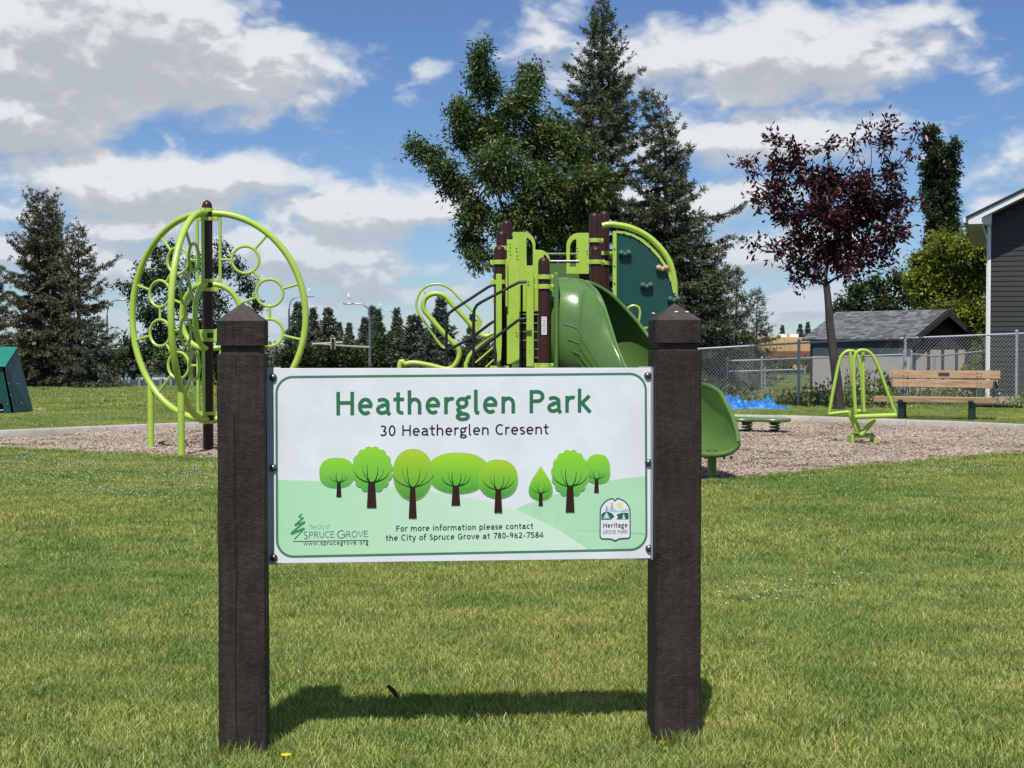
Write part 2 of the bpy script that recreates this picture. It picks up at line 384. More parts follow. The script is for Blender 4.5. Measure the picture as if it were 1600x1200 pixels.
def wood_chip_ground():
    m, nt, b = newmat('wood_chip_bed'); v = coords(nt, (1, 1, 1), 'World')
    vo = nt.nodes.new('ShaderNodeTexVoronoi'); nt.links.new(noise_vec(nt, v), vo.inputs[0]); vo.inputs['Scale'].default_value = 34; vo.inputs['Randomness'].default_value = 1
    sep = nt.nodes.new('ShaderNodeSeparateColor'); nt.links.new(vo.outputs['Color'], sep.inputs[0])
    c = ramp(nt, sep.outputs[0], [(0, (.13, .09, .065)), (.4, (.30, .22, .17)), (.75, (.42, .34, .27)), (1, (.22, .19, .17))])
    big = noise(nt, v, .7, 4); c = mixc(nt, 1.0, c, ramp(nt, big, [(.35, (.8,.78,.76)), (.65, (1.12,1.1,1.1))]), 'MULTIPLY')
    nt.links.new(c, b.inputs['Base Color']); b.inputs['Roughness'].default_value = .9; bump(nt, b, vo.outputs['Distance'], .8, .02); return m
def noise_vec(nt, v):
    n = nt.nodes.new('ShaderNodeTexNoise'); nt.links.new(v, n.inputs[0]); n.inputs['Scale'].default_value = 20
    mx = nt.nodes.new('ShaderNodeVectorMath'); mx.operation = 'MULTIPLY_ADD'; nt.links.new(n.outputs[1], mx.inputs[0]); mx.inputs[1].default_value = (.05, .05, .05); nt.links.new(v, mx.inputs[2]); return mx.outputs[0]
def make_bed():
    mb = MB(); mb.add([(x, y, .006) for x, y in bedpoly], [tuple(range(len(bedpoly)))])
    o = mb.build('wood_chip_play_area', wood_chip_ground(), smooth=False); tag(o, kind='structure')
make_bed()
# grey path seen behind the teal play house on the left
pp = [gp(x, y) for x, y in ((20,623),(60,625.5),(88,628.5),(112,634),(108,637.5),(80,641),(40,642.5),(-60,645),(-300,648),(-300,628))]
tag(MB().add([(p.x, p.y, .010) for p in pp], [tuple(range(len(pp)))]).build('gravel_path', simple('pale_gravel', (.42, .36, .30), .95, .2, 8, .8, 60), smooth=False), kind='structure')

def make_kerb():
    root = empty('concrete_kerb', (0, 22, 0), kind='structure')
    dense = smooth_path(back, 40); seg = []; acc = 0; cur = [dense[0]]
    for a, b_ in zip(dense, dense[1:]):
        acc += (b_-a).length; cur.append(b_)
        if acc > 2.4: seg.append(cur); cur = [b_]; acc = 0
    seg.append(cur)
    for s in seg:
        if len(s) < 3: continue
        s = [s[0]] + s[4:-4:6] + [s[-1]] if len(s) > 14 else s
        # a thin open joint at each end
        s[0] = s[0] + (s[1]-s[0]).normalized()*.006; s[-1] = s[-1] + (s[-2]-s[-1]).normalized()*.006
        n = len(s); vs = []; fs = []; jz = random.uniform(-.006, .006)
        prof = [(0, -.05), (.0, .085), (.018, .103), (.14, .103), (.16, .085), (.16, -.05)]
        for i, p in enumerate(s):
            t = (s[min(i+1, n-1)]-s[max(i-1, 0)]); t.z = 0; t.normalize(); nrm = Vector((-t.y, t.x, 0))
            for d, z in prof: q = p + nrm*d; vs.append((q.x, q.y, z+jz))
        k = len(prof)
        for i in range(n-1):
            for j in range(k-1): fs.append((i*k+j, i*k+k+j, i*k+k+j+1, i*k+j+1))
        fs += [tuple(range(k)), tuple(range((n-1)*k, n*k))[::-1]]
        MB().add(vs, fs).build('kerb_segment', M['concrete'], root, angle=50)
make_kerb()

# ------------------------------------------------------------------ scattered ground cover
def scatter(name, meshes, P, rotz, scl, idx):
    src = bpy.data.collections.new(name+'_source')
    for k, me in enumerate(meshes):
        o = bpy.data.objects.new('%s_patch_%02d' % (name, k), me); src.objects.link(o)
    me = bpy.data.meshes.new(name); me.vertices.add(len(P)); me.vertices.foreach_set('co', P.astype(np.float32).ravel())
    r = np.zeros((len(P), 3), np.float32); r[:, 2] = rotz
    a = me.attributes.new('rot', 'FLOAT_VECTOR', 'POINT'); a.data.foreach_set('vector', r.ravel())
    a = me.attributes.new('scl', 'FLOAT', 'POINT'); a.data.foreach_set('value', scl.astype(np.float32))
    a = me.attributes.new('idx', 'INT', 'POINT'); a.data.foreach_set('value', idx.astype(np.int32))
    me.update(); me.materials.append(meshes[0].materials[0])
    o = link_mesh(name, me)
    ng = bpy.data.node_groups.new(name+'_scatter', 'GeometryNodeTree'); ng.interface.new_socket('Geometry', in_out='INPUT', socket_type='NodeSocketGeometry'); ng.interface.new_socket('Geometry', in_out='OUTPUT', socket_type='NodeSocketGeometry')
    N = ng.nodes; L = ng.links; gi = N.new('NodeGroupInput'); go = N.new('NodeGroupOutput')
    mp = N.new('GeometryNodeMeshToPoints'); L.new(gi.outputs[0], mp.inputs[0])
    ip = N.new('GeometryNodeInstanceOnPoints'); L.new(mp.outputs[0], ip.inputs['Points'])
    ci = N.new('GeometryNodeCollectionInfo'); ci.inputs['Collection'].default_value = src; ci.inputs['Separate Children'].default_value = True; ci.inputs['Reset Children'].default_value = True
    L.new(ci.outputs[0], ip.inputs['Instance']); ip.inputs['Pick Instance'].default_value = True
    def attr(nm, ty):
        n = N.new('GeometryNodeInputNamedAttribute'); n.data_type = ty; n.inputs['Name'].default_value = nm; return n.outputs['Attribute']
    L.new(attr('idx', 'INT'), ip.inputs['Instance Index']); L.new(attr('rot', 'FLOAT_VECTOR'), ip.inputs['Rotation']); L.new(attr('scl', 'FLOAT'), ip.inputs['Scale'])
    L.new(ip.outputs[0], go.inputs[0])
    md = o.modifiers.new('scatter', 'NODES'); md.node_group = ng
    return tag(o, kind='stuff')
def blade_patch(name, size, n, h, w, mat, lean=.5, dry=.12, seed=0):
    g = np.random.default_rng(seed); x = g.uniform(-size/2, size/2, n); y = g.uniform(-size/2, size/2, n)
    # tufts: pull blades a little towards random centres
    c = g.uniform(-size/2, size/2, (max(6, int(n/14)), 2)); ci = g.integers(0, len(c), n); pull = g.uniform(.2, .85, n)
    far = np.hypot(c[ci,0]-x, c[ci,1]-y) ; near = far < size*.3
    d = g.normal(0, .012*(size/.4)**.5, (n, 2)); x = np.where(near, c[ci,0]+d[:,0], x); y = np.where(near, c[ci,1]+d[:,1], y)
    H = h*g.uniform(.55, 1.15, n); a = g.uniform(0, 2*np.pi, n); ln = lean*g.uniform(.1, 1, n)**.8*H
    dx, dy = np.cos(a)*ln, np.sin(a)*ln; tw = g.uniform(0, 2*np.pi, n); wx, wy = np.cos(tw)*w/2, np.sin(tw)*w/2
    wv = g.uniform(.7, 1.3, n); wx *= wv; wy *= wv; z0 = np.full(n, -.012)
    V = np.stack([np.stack([x-wx, y-wy, z0], 1), np.stack([x+wx, y+wy, z0], 1),
                  np.stack([x+dx*.35+wx*.85, y+dy*.35+wy*.85, H*.55], 1), np.stack([x+dx*.35-wx*.85, y+dy*.35-wy*.85, H*.55], 1),
                  np.stack([x+dx+wx*.15, y+dy+wy*.15, H*.95], 1), np.stack([x+dx-wx*.15, y+dy-wy*.15, H*.95], 1)], 1).reshape(-1, 3)
    b = np.arange(n)*6; Fq = np.concatenate([np.stack([b, b+1, b+2, b+3], 1), np.stack([b+3, b+2, b+4, b+5], 1)])
    t = np.where(g.random(n) < dry, g.uniform(.75, 1, n), g.uniform(0, .7, n)); t = np.repeat(t, 6)
    return np_mesh(name, V, Fq, mat, t)
GST = [(0, (.085, .15, .025)), (.30, (.225, .295, .066)), (.7, (.465, .520, .150)), (.85, (.60, .61, .22)), (1, (.72, .66, .38))]
def grass_mat(name='grass_blades'):
    m, nt, b = newmat(name)
    a = nt.nodes.new('ShaderNodeAttribute'); a.attribute_name = 'tint'
    c = ramp(nt, a.outputs['Fac'], GST); v = coords(nt, 1, 'World')
    n1 = noise(nt, v, .55, 4, .6); n2 = noise(nt, v, 2.6, 4, .6); n3 = noise(nt, v, .23, 2)
    c = mixc(nt, 1.0, c, ramp(nt, n1, [(.36, (.72,.86,.74)), (.5, (1.0,1.0,.98)), (.64, (1.22,1.12,1.15))]), 'MULTIPLY')
    c = mixc(nt, 1.0, c, ramp(nt, n2, [(.32, (.68,.80,.74)), (.5, (1.0,1.0,1.0)), (.7, (1.28,1.18,1.22))]), 'MULTIPLY')
    c = mixc(nt, 1.0, c, ramp(nt, n3, [(.35, (.9,.97,.95)), (.65, (1.1,1.03,1.0))]), 'MULTIPLY')
    nt.links.new(c, b.inputs['Base Color']); b.inputs['Roughness'].default_value = .5; b.inputs['Specular IOR Level'].default_value = .25
    t = nt.nodes.new('ShaderNodeBsdfTranslucent'); c3 = mixc(nt, 1.0, c, (1.2, 1.3, .5), 'MULTIPLY'); nt.links.new(c3, t.inputs[0])
    ms = nt.nodes.new('ShaderNodeMixShader'); ms.inputs[0].default_value = .20
    nt.links.new(b.outputs[0], ms.inputs[1]); nt.links.new(t.outputs[0], ms.inputs[2]); nt.links.new(ms.outputs[0], nt.nodes['Material Output'].inputs[0])
    return m
GM = grass_mat()
def grid_pts(y0, y1, cell, margin=1.0, k=.40, jit=.5):
    P = []
    y = y0
    while y < y1:
        hw = k*y+margin; xs = np.arange(-hw, hw, cell); P.append(np.stack([xs+rng.uniform(-jit, jit, len(xs))*cell, np.full(len(xs), y)+rng.uniform(-jit, jit, len(xs))*cell], 1)); y += cell
    return np.concatenate(P)
def in_bed(P, grow=0.0):
    c = np.zeros(len(P), bool)
    for dx, dy in ((0,0),(grow,0),(-grow,0),(0,grow),(0,-grow)): c |= inside(bedpoly, P[:,0]+dx, P[:,1]+dy)
    return c
kerbpoly = bedpoly[:len(frontS)] + [(p.x + .0, p.y+.20) for p in backS[::-1][1:-1]]
def in_kerb(P): return inside(kerbpoly, P[:,0], P[:,1])
pathpoly2 = [(p.x*1.0+(.35 if p.x > -8 else 0), p.y+(.4 if i < 4 else -.4)) for i, p in enumerate(pp)]
def make_grass():
    near = [blade_patch('near%d' % i, .42, 3600, .036, .0030, GM, .85, .14, i) for i in range(4)]
    tall = [blade_patch('tall%d' % i, .10, 40, .085, .0030, GM, .7, .25, 20+i) for i in range(3)]
    mid = [blade_patch('mid%d' % i, .45, 2000, .042, .0042, GM, .8, .10, 40+i) for i in range(4)]
    edge = [blade_patch('edge%d' % i, .14, 190, .06, .005, GM, .9, .10, 60+i) for i in range(3)]
    P = []; I = []; S = []
    def put(Q, lo, n, s0=.9, s1=1.15):
        P.append(Q); I.append(rng.integers(lo, lo+n, len(Q))); S.append(rng.uniform(s0, s1, len(Q)))
    put(grid_pts(3.6, 9.0, .31, .8, jit=.22), 0, 4)
    Q = grid_pts(9.0, 18.6, .34, jit=.25); Q = Q[~in_bed(Q, .24)]; put(Q, 7, 4)
    Q = grid_pts(12.5, 18.8, .10, jit=.7); b = in_bed(Q, .26) & ~in_bed(Q, .02); b &= (Q[:,1] < 19); put(Q[b], 11, 3, .8, 1.2)
    Q = grid_pts(19.0, 32, .40, 2.0); Q = Q[~in_kerb(Q) & ~in_bed(Q, .60) & ~inside(pathpoly2, Q[:,0], Q[:,1])]; put(Q, 7, 4, 1.1, 1.4)
    Q = grid_pts(20.5, 27.5, .11, jit=.6); b = (~in_kerb(Q)) & (in_bed(Q, .78)); b &= ~in_bed(Q, .24); b &= Q[:,1] > 19; b &= rng.random(len(Q)) < .8; put(Q[b], 11, 3, .7, 1.1)
    # tufts the mower missed, at the foot of the two sign posts and here and there
    t = []
    for cx, cy in POSTFEET:
        for _ in range(34):
            a = rng.uniform(0, 2*np.pi); s = .075/max(abs(np.cos(a)), abs(np.sin(a)))*rng.uniform(1.05, 1.55); t.append((cx+np.cos(a)*s, cy+np.sin(a)*s))
    put(np.array(t), 4, 3, .5, 1.0)
    Q = grid_pts(4.2, 9, .55, jit=1.0); Q = Q[rng.random(len(Q)) < .22]; put(Q, 4, 3, .45, .65)
    P = np.concatenate(P); P = np.column_stack([P, ground_z(P[:,0], P[:,1])]); I = np.concatenate(I); S = np.concatenate(S)
    # order of the collection is alphabetical by object name
    return scatter('grass', near+tall+mid+edge, P, rng.uniform(0, 6.283, len(P)), S, I)
def make_far_grass():
    far = [blade_patch('far%d' % i, 1.1, 2600, .08, .011, GM, .9, .10, 80+i) for i in range(3)]
    Q = grid_pts(31.5, 62, 1.0, 4.0); P = np.column_stack([Q, ground_z(Q[:,0], Q[:,1])])
    return scatter('far_grass', far, P, rng.uniform(0, 6.283, len(P)), rng.uniform(.9, 1.2, len(P)), rng.integers(0, 3, len(P)))
def make_clover():
    """white clover heads on short stems, and their low dark leaves"""
    hm = simple('clover_flower_head', (.52, .55, .42), .9, .2, 60)
    def heads(n, seed):
        g = np.random.default_rng(seed); mb = MB()
        for i in range(n):
            x, y = g.uniform(-.2, .2, 2); z = g.uniform(.045, .085); r = g.uniform(.005, .010)
            mb.sphere((x, y, z*.8), r*.72, 6, 4, (1, 1, .8))
        me = bpy.data.meshes.new('heads'); me.from_pydata(mb.v, [], mb.f); me.materials.append(hm); return me
    pts = []
    def blob(cx, cy, rx, ry, n):     # picture position of each drift of clover
        for _ in range(n):
            a, r = rng.uniform(0, 6.283), rng.uniform(0, 1)**.6; p = gp(cx+math.cos(a)*r*rx, cy+math.sin(a)*r*ry); pts.append((p.x, p.y))
    blob(120,722,160,14,60); blob(60,740,120,20,50); blob(230,765,120,32,80); blob(330,752,60,26,40); blob(150,735,200,26,60); blob(180,780,60,16,14)
    blob(1420,742,120,13,26); blob(1510,735,100,10,26); blob(1250,752,120,7,14); blob(1190,938,60,20,12); blob(1250,925,60,10,5); blob(560,740,60,20,10)
    blob(100,650,200,18,60); blob(60,662,150,14,50); blob(500,648,140,8,20)
    P = np.array(pts); P = P[~in_bed(P, .05) & ~in_kerb(P)]; P = np.column_stack([P, np.zeros(len(P))])
    o = scatter('clover_flowers', [heads(6, 1), heads(4, 2), heads(2, 3)], P, rng.uniform(0, 6.28, len(P)), rng.uniform(.8, 1.2, len(P)), rng.integers(0, 3, len(P)))
def make_chips():
    m, nt, b = newmat('loose_wood_chips'); a = nt.nodes.new('ShaderNodeAttribute'); a.attribute_name = 'tint'
    c = ramp(nt, a.outputs['Fac'], [(0, (.11, .08, .06)), (.2, (.26, .19, .13)), (.5, (.40, .325, .255)), (.8, (.53, .475, .39)), (1, (.34, .335, .32))])
    v = coords(nt, 1, 'World'); c = mixc(nt, 1.0, c, ramp(nt, noise(nt, v, .6, 4), [(.35, (.82,.8,.79)), (.65, (1.12,1.08,1.05))]), 'MULTIPLY')
    nt.links.new(c, b.inputs['Base Color']); b.inputs['Roughness'].default_value = .9
    def patch(seed):
        g = np.random.default_rng(seed); n = 620; s = .6
        x = g.uniform(-s/2, s/2, n); y = g.uniform(-s/2, s/2, n); z = g.uniform(.008, .03, n)
        L_ = g.uniform(.018, .052, n); W_ = g.uniform(.006, .014, n); a = g.uniform(0, np.pi, n); tilt = g.normal(0, .32, n); roll = g.normal(0, .5, n)
        d = np.stack([np.cos(a)*np.cos(tilt), np.sin(a)*np.cos(tilt), np.sin(tilt)], 1); up = np.array([0, 0, 1.]); sdv = np.cross(up, d); sdv /= np.linalg.norm(sdv, axis=1)[:,None]; nr = np.cross(d, sdv)
        s2 = sdv*np.cos(roll)[:,None] + nr*np.sin(roll)[:,None]; n2 = np.cross(d, s2); c0 = np.stack([x, y, z], 1); V = []
        for kz in (-.003, .003):
            for kx, ky in ((-1,-.7),(1,-1),(.8,1),(-1,.8)): V.append(c0 + d*(L_/2*kx)[:,None] + s2*(W_/2*ky)[:,None] + n2*kz)
        V = np.stack(V, 1).reshape(-1, 3); q = np.array([(4,5,6,7),(0,1,5,4),(1,2,6,5),(2,3,7,6),(3,0,4,7)]); Fq = (np.arange(n)[:,None,None]*8 + q[None]).reshape(-1, 4)
        return np_mesh('chips', V, Fq, m, np.repeat(g.random(n), 8))
    Q = np.concatenate([grid_pts(12.8, 27, .5, 1.5)]); Q = Q[in_bed(Q) ]
    inner = ~(in_bed(Q, 0) & ~np.array([True]*len(Q)))
    P = np.column_stack([Q, np.zeros(len(Q))])
    # keep chips off the kerb and the lawn
    ok = np.ones(len(Q), bool)
    for dx, dy in ((.25,0),(-.25,0),(0,.25),(0,-.2)): ok &= inside(bedpoly, Q[:,0]+dx, Q[:,1]+dy)
    Q2 = grid_pts(12.8, 27, .13, 1.5); near_edge = inside(bedpoly, Q2[:,0], Q2[:,1]); o2 = np.ones(len(Q2), bool)
    for dx, dy in ((.25,0),(-.25,0),(0,.25),(0,-.25)): o2 &= inside(bedpoly, Q2[:,0]+dx, Q2[:,1]+dy)
    o3 = np.ones(len(Q2), bool)
    for dx, dy in ((.07,0),(-.07,0),(0,.07),(0,-.07)): o3 &= inside(bedpoly, Q2[:,0]+dx, Q2[:,1]+dy)
    Q2 = Q2[near_edge & ~o2 & o3]
    small = []
    for i in range(2):
        g = np.random.default_rng(90+i); big = patch(70+i); small.append(big)
    A = P[ok]; B = np.column_stack([Q2, np.zeros(len(Q2))])
    allP = np.concatenate([A, B]); sc = np.concatenate([rng.uniform(.95, 1.1, len(A)), np.full(len(B), .26)]); z = allP.copy()
    return scatter('wood_chips', [patch(1), patch(2), patch(3)], z, rng.uniform(0, 6.28, len(z)), sc, rng.integers(0, 3, len(z)))
# ------------------------------------------------------------------ stroke lettering (a humanist sans built from pen strokes)
XH = .73
def arc(cx, cy, rx, ry, a0, a1, n=None):
    n = n or max(5, int(abs(a1-a0)/14)); return [(cx+rx*math.cos(R(a0+(a1-a0)*i/n)), cy+ry*math.sin(R(a0+(a1-a0)*i/n))) for i in range(n+1)]
def glyph(c, w):
    h = w/2; b = .085; X = XH
    def closed(cx, cy, rx, ry): return (arc(cx, cy, rx, ry, 0, 360, 26)[:-1], True)
    if c == ' ': return .42, []
    if c == 'o': return .75, [closed(.375, X/2, .31-h, X/2-h+.015)]
    if c == 'e':
        rx, ry = .31-h, X/2-h+.012; cx, cy = .38, X/2
        return .76, [([(cx-rx, cy+.01), (cx+rx+h*.6, cy+.01)], False), (arc(cx, cy, rx, ry, 4, 312), False)]
    if c == 'c': return .69, [(arc(.39, X/2, .31-h, X/2-h+.01, 52, 308), False)]
    if c == 'a':
        xs = .56-h*.2
        return .735, [([(.14, X-.13)] + arc(.32, X-h-.17, xs-.32, .17, 125, 0) + [(xs, .16), (xs+.03, .05), (xs+.10, .0)], False), ([(xs, .43), (.33, .415)] + arc(.32, .225, .32-b-h*.6, .225-h+.0, 92, 270) + [(.40, h+.02), (xs, .15)], False)]
    if c == 't': return .55, [([(.24, .96), (.24, .22)] + arc(.40, .20, .16, .20-h, 185, 290), False), ([(.04, X-h), (.49, X-h)], False)]
    if c in 'hnmru':
        xs = b+h; xr = .66-h if c != 'm' else .57
        if c == 'u':
            return .75, [([(xs, X), (xs, .28)] + arc((xs+xr)/2, .28, (xr-xs)/2, .28-h, 180, 320), False), ([(xr, X), (xr, 0)], False)]
        top = 1.04 if c == 'h' else X
        if c == 'r': return .53, [([(xs, X), (xs, 0)], False), (arc(xs+.22, X-h-.24, .22, .25, 175, 62), False)]
        if c == 'm':
            return 1.16, [([(xs, X), (xs, 0)], False), (arc((xs+xr)/2, X-h-.24, (xr-xs)/2, .24, 175, 0)+[(xr, 0)], False), (arc((xr+1.05-h)/2, X-h-.24, (1.05-h-xr)/2, .24, 175, 0)+[(1.05-h, 0)], False)]
        return .76, [([(xs, top), (xs, 0)], False), (arc((xs+xr)/2, X-h-.25, (xr-xs)/2, .25, 172, 0)+[(xr, 0)], False)]
    if c == 'l': return .41, [([(b+h+.02, 1.04), (b+h+.02, .16), (b+h+.06, .05), (b+h+.16, h*.3)], False)]
    if c == 'i': return .40, [([(.2, X), (.2, 0)], False), ([(.2, .88), (.2, .88+w*1.05)], False)]
    if c == 'f': return .52, [(arc(.38, .86, .19, .17, 55, 180)+[(.19, 0)], False), ([(.03, X-h), (.44, X-h)], False)]
    if c == 'g':
        return .70, [closed(.31, .475, .245-h*.75, .255-h), ([(.42, X-.10), (.56, X-.01), (.67, X-.005)], False), ([(.21, .27), (.13, .18), (.17, .09), (.30, .055)], False), (arc(.335, -.115, .30-h, .19-h*.9, 0, 360, 26)[:-1], True)]
    if c == 'p': return .76, [([(b+h, X), (b+h, -.29)], False), (arc(.40, X/2, .31-h, X/2-h+.012, 150, -150), False)]
    if c == 'd': return .76, [([(.67-h, 1.04), (.67-h, 0)], False), (arc(.37, X/2, .31-h, X/2-h+.012, 30, 330), False)]
    if c == 'y': return .69, [([(.06+h*.5, X), (.36, .02)], False), ([(.64-h*.5, X), (.34, -.10), (.25, -.24), (.10, -.27)], False)]
    if c == 's': return .57, [(arc(.29, X*.745-h*.2, .19-h*.3, X*.255-h*.75, 35, 255, 12)+arc(.28, X*.265+h*.1, .20-h*.3, X*.265-h*.7, 80, -145, 12), False)]
    if c == 'k': return .70, [([(b+h, 1.04), (b+h, 0)], False), ([(.58, X), (b+h+.06, .37)], False), ([(b+h+.10, .42), (.62, 0)], False)]
    if c == 'v': return .68, [([(.05+h*.5, X), (.34, .04), (.63-h*.5, X)], False)]
    if c == 'w': return 1.04, [([(.05+h*.5, X), (.28, .05), (.52, X-.03), (.76, .05), (.99-h*.5, X)], False)]
    if c == '.': return .45, [([(.22, 0), (.22, w*1.1)], False)]
    if c == '-': return .51, [([(.08, .36), (.43, .36)], False)]
    if c == 'H': return .91, [([(.09+h, 1), (.09+h, 0)], False), ([(.82-h, 1), (.82-h, 0)], False), ([(.09+h, .53), (.82-h, .53)], False)]
    if c == 'P': return .78, [([(.09+h, 1), (.09+h, 0)], False), ([(.09+h, 1-h), (.42, 1-h)]+arc(.42, .72, .30-h, .28-h, 85, -85)+[(.42, .44+h), (.09+h, .44+h)], False)]
    if c == 'R': return .82, [([(.09+h, 1), (.09+h, 0)], False), ([(.09+h, 1-h), (.40, 1-h)]+arc(.40, .74, .28-h, .26-h, 85, -85)+[(.40, .48+h), (.09+h, .48+h)], False), ([(.36, .50), (.75, 0)], False)]
    if c == 'K': return .80, [([(.09+h, 1), (.09+h, 0)], False), ([(.70, 1), (.09+h+.05, .50)], False), ([(.30, .62), (.75, 0)], False)]
    if c == 'F': return .73, [([(.09+h, 1), (.09+h, 0)], False), ([(.09+h, 1-h), (.68, 1-h)], False), ([(.09+h, .53), (.60, .53)], False)]
    if c == 'E': return .75, [([(.09+h, 1), (.09+h, 0)], False), ([(.09+h, 1-h), (.66, 1-h)], False), ([(.09+h, .53), (.60, .53)], False), ([(.09+h, h), (.67, h)], False)]
    if c == 'T': return .81, [([(.405, 1-h), (.405, 0)], False), ([(.03, 1-h), (.78, 1-h)], False)]
    if c == 'O': return .94, [closed(.47, .5, .41-h, .5-h+.01)]
    if c == 'U': return .90, [([(.10+h, 1), (.10+h, .36)]+arc(.45, .36, .35-h, .36-h, 180, 360)+[(.80-h, 1)], False)]
    if c == 'V': return .82, [([(.03+h*.4, 1), (.41, .05), (.79-h*.4, 1)], False)]
    if c == 'A': return .82, [([(.03+h*.4, 0), (.41, .96), (.79-h*.4, 0)], False), ([(.20, .33), (.62, .33)], False)]
    if c == 'C': return .83, [(arc(.47, .5, .40-h, .5-h+.01, 50, 310), False)]
    if c == 'G': return .92, [(arc(.47, .5, .41-h, .5-h+.01, 52, 325)+[(.80, .46)], False), ([(.48, .46), (.84, .46)], False)]
    if c == 'S': return .67, [(arc(.335, .755, .23-h*.5, .245-h, 40, 250, 12)+arc(.32, .265, .25-h*.5, .265-h, 75, -145, 12), False)]
    # figures
    if c == '0': return .73, [closed(.365, .5, .29-h, .5-h+.01)]
    if c == '3': return .73, [(arc(.32, .745, .23-h*.3, .255-h, 140, -80, 12), False), (arc(.32, .27, .27-h*.3, .27-h, 85, -140, 14), False)]
    if c == '8': return .73, [closed(.365, .745, .22-h*.6, .255-h), closed(.365, .265, .27-h*.6, .265-h)]
    if c == '9': return .73, [closed(.35, .68, .26-h, .32-h), (arc(.30, .62, .33-h, .60-h, 10, -75, 10), False)]
    if c == '6': return .73, [closed(.38, .32, .26-h, .32-h), (arc(.43, .38, .33-h, .60-h, 190, 105, 10), False)]
    if c == '7': return .73, [([(.07, 1-h), (.65, 1-h), (.28, 0)], False)]
    if c == '2': return .73, [(arc(.34, .71, .24-h*.3, .29-h, 150, -35, 12)+[(.12, h)], False), ([(.08, h), (.66, h)], False)]
    if c == '5': return .73, [([(.60, 1-h), (.20, 1-h), (.17, .58)]+arc(.33, .33, .27-h*.3, .33-h, 110, -140, 12), False)]
    if c == '4': return .73, [([(.49, 0), (.49, .97), (.05, .30), (.68, .30)], False)]
    return .6, []
def ribbon(pts, w, closed=False):
    """flat stroke of width w along 2D points: returns verts, quads"""
    P = [Vector(p) for p in pts]; n = len(P); vs = []
    for i in range(n):
        a = P[i-1] if (i > 0 or closed) else None; c = P[(i+1) % n] if (i < n-1 or closed) else None
        d1 = (P[i]-a).normalized() if a is not None else None; d2 = (c-P[i]).normalized() if c is not None else None
        if d1 is None: d1 = d2
        if d2 is None: d2 = d1
        n1 = Vector((-d1.y, d1.x)); n2 = Vector((-d2.y, d2.x)); m = n1+n2
        m = n1 if m.length < .3 else m.normalized(); k = 1/max(.55, m.dot(n1))
        vs += [P[i]+m*(w/2*k), P[i]-m*(w/2*k)]
    fs = [(2*i, 2*i+1, 2*((i+1) % n)+1, 2*((i+1) % n)) for i in range(n if closed else n-1)]
    return vs, fs

# ------------------------------------------------------------------ the park sign
TH = R(5.3)
SX = (721-800)/F*4.77
SIGN_LOC = Vector((SX, 4.77, 0))
ux = Vector((math.cos(TH), math.sin(TH), 0)); uy = Vector((-math.sin(TH), math.cos(TH), 0))
def sp(px, py, d):
    """point in the sign's own frame where the line of sight meets the plane d metres behind the post fronts"""
    r = ray(px, py); o = Vector((0, 0, CAMH)); p0 = SIGN_LOC + uy*d; t = (p0-o).dot(uy)/r.dot(uy); q = o+r*t-SIGN_LOC
    return Vector((q.dot(ux), d, q.z))
PW = .152
PD = .075      # depth of the panel face behind the post fronts
lx = sp(415, 800, 0).x - PW/2; rx_ = sp(1025, 800, 0).x + PW/2
POSTFEET = [tuple((SIGN_LOC + ux*x + uy*PW/2).xy) for x in (lx, rx_)]
make_grass(); make_far_grass(); make_clover(); make_chips()

def flat(name, col, rough=.42, spec=.4):
    m, nt, b = newmat(name); n = noise(nt, coords(nt, 1), 9, 4); nt.links.new(ramp(nt, n, [(.3, tuple(c*.93 for c in col)), (.7, tuple(min(1, c*1.03) for c in col))]), b.inputs['Base Color'])
    b.inputs['Roughness'].default_value = rough; b.inputs['Specular IOR Level'].default_value = spec; return m
def crown_mat(name, top, mid, bot, stripes=1.0, ang=35):
    m, nt, b = newmat(name); t = nt.nodes.new('ShaderNodeTexCoord'); sep = nt.nodes.new('ShaderNodeSeparateXYZ'); nt.links.new(t.outputs['Generated'], sep.inputs[0])
    mp = nt.nodes.new('ShaderNodeMapping'); nt.links.new(t.outputs['Object'], mp.inputs[0]); mp.inputs['Rotation'].default_value = (0, R(ang), 0)
    c = ramp(nt, sep.outputs[2], [(.02, bot), (.45, mid), (.95, top)])
    w = nt.nodes.new('ShaderNodeTexWave'); w.bands_direction = 'Z'; nt.links.new(mp.outputs[0], w.inputs[0]); w.inputs['Scale'].default_value = 75; w.inputs['Distortion'].default_value = .6
    c = mixc(nt, ramp(nt, w.outputs[1], [(.3, (0,0,0)), (.8, (.32*stripes,)*3)]), c, tuple(x*.62 for x in mid)); nt.links.new(c, b.inputs['Base Color']); b.inputs['Roughness'].default_value = .42; return m

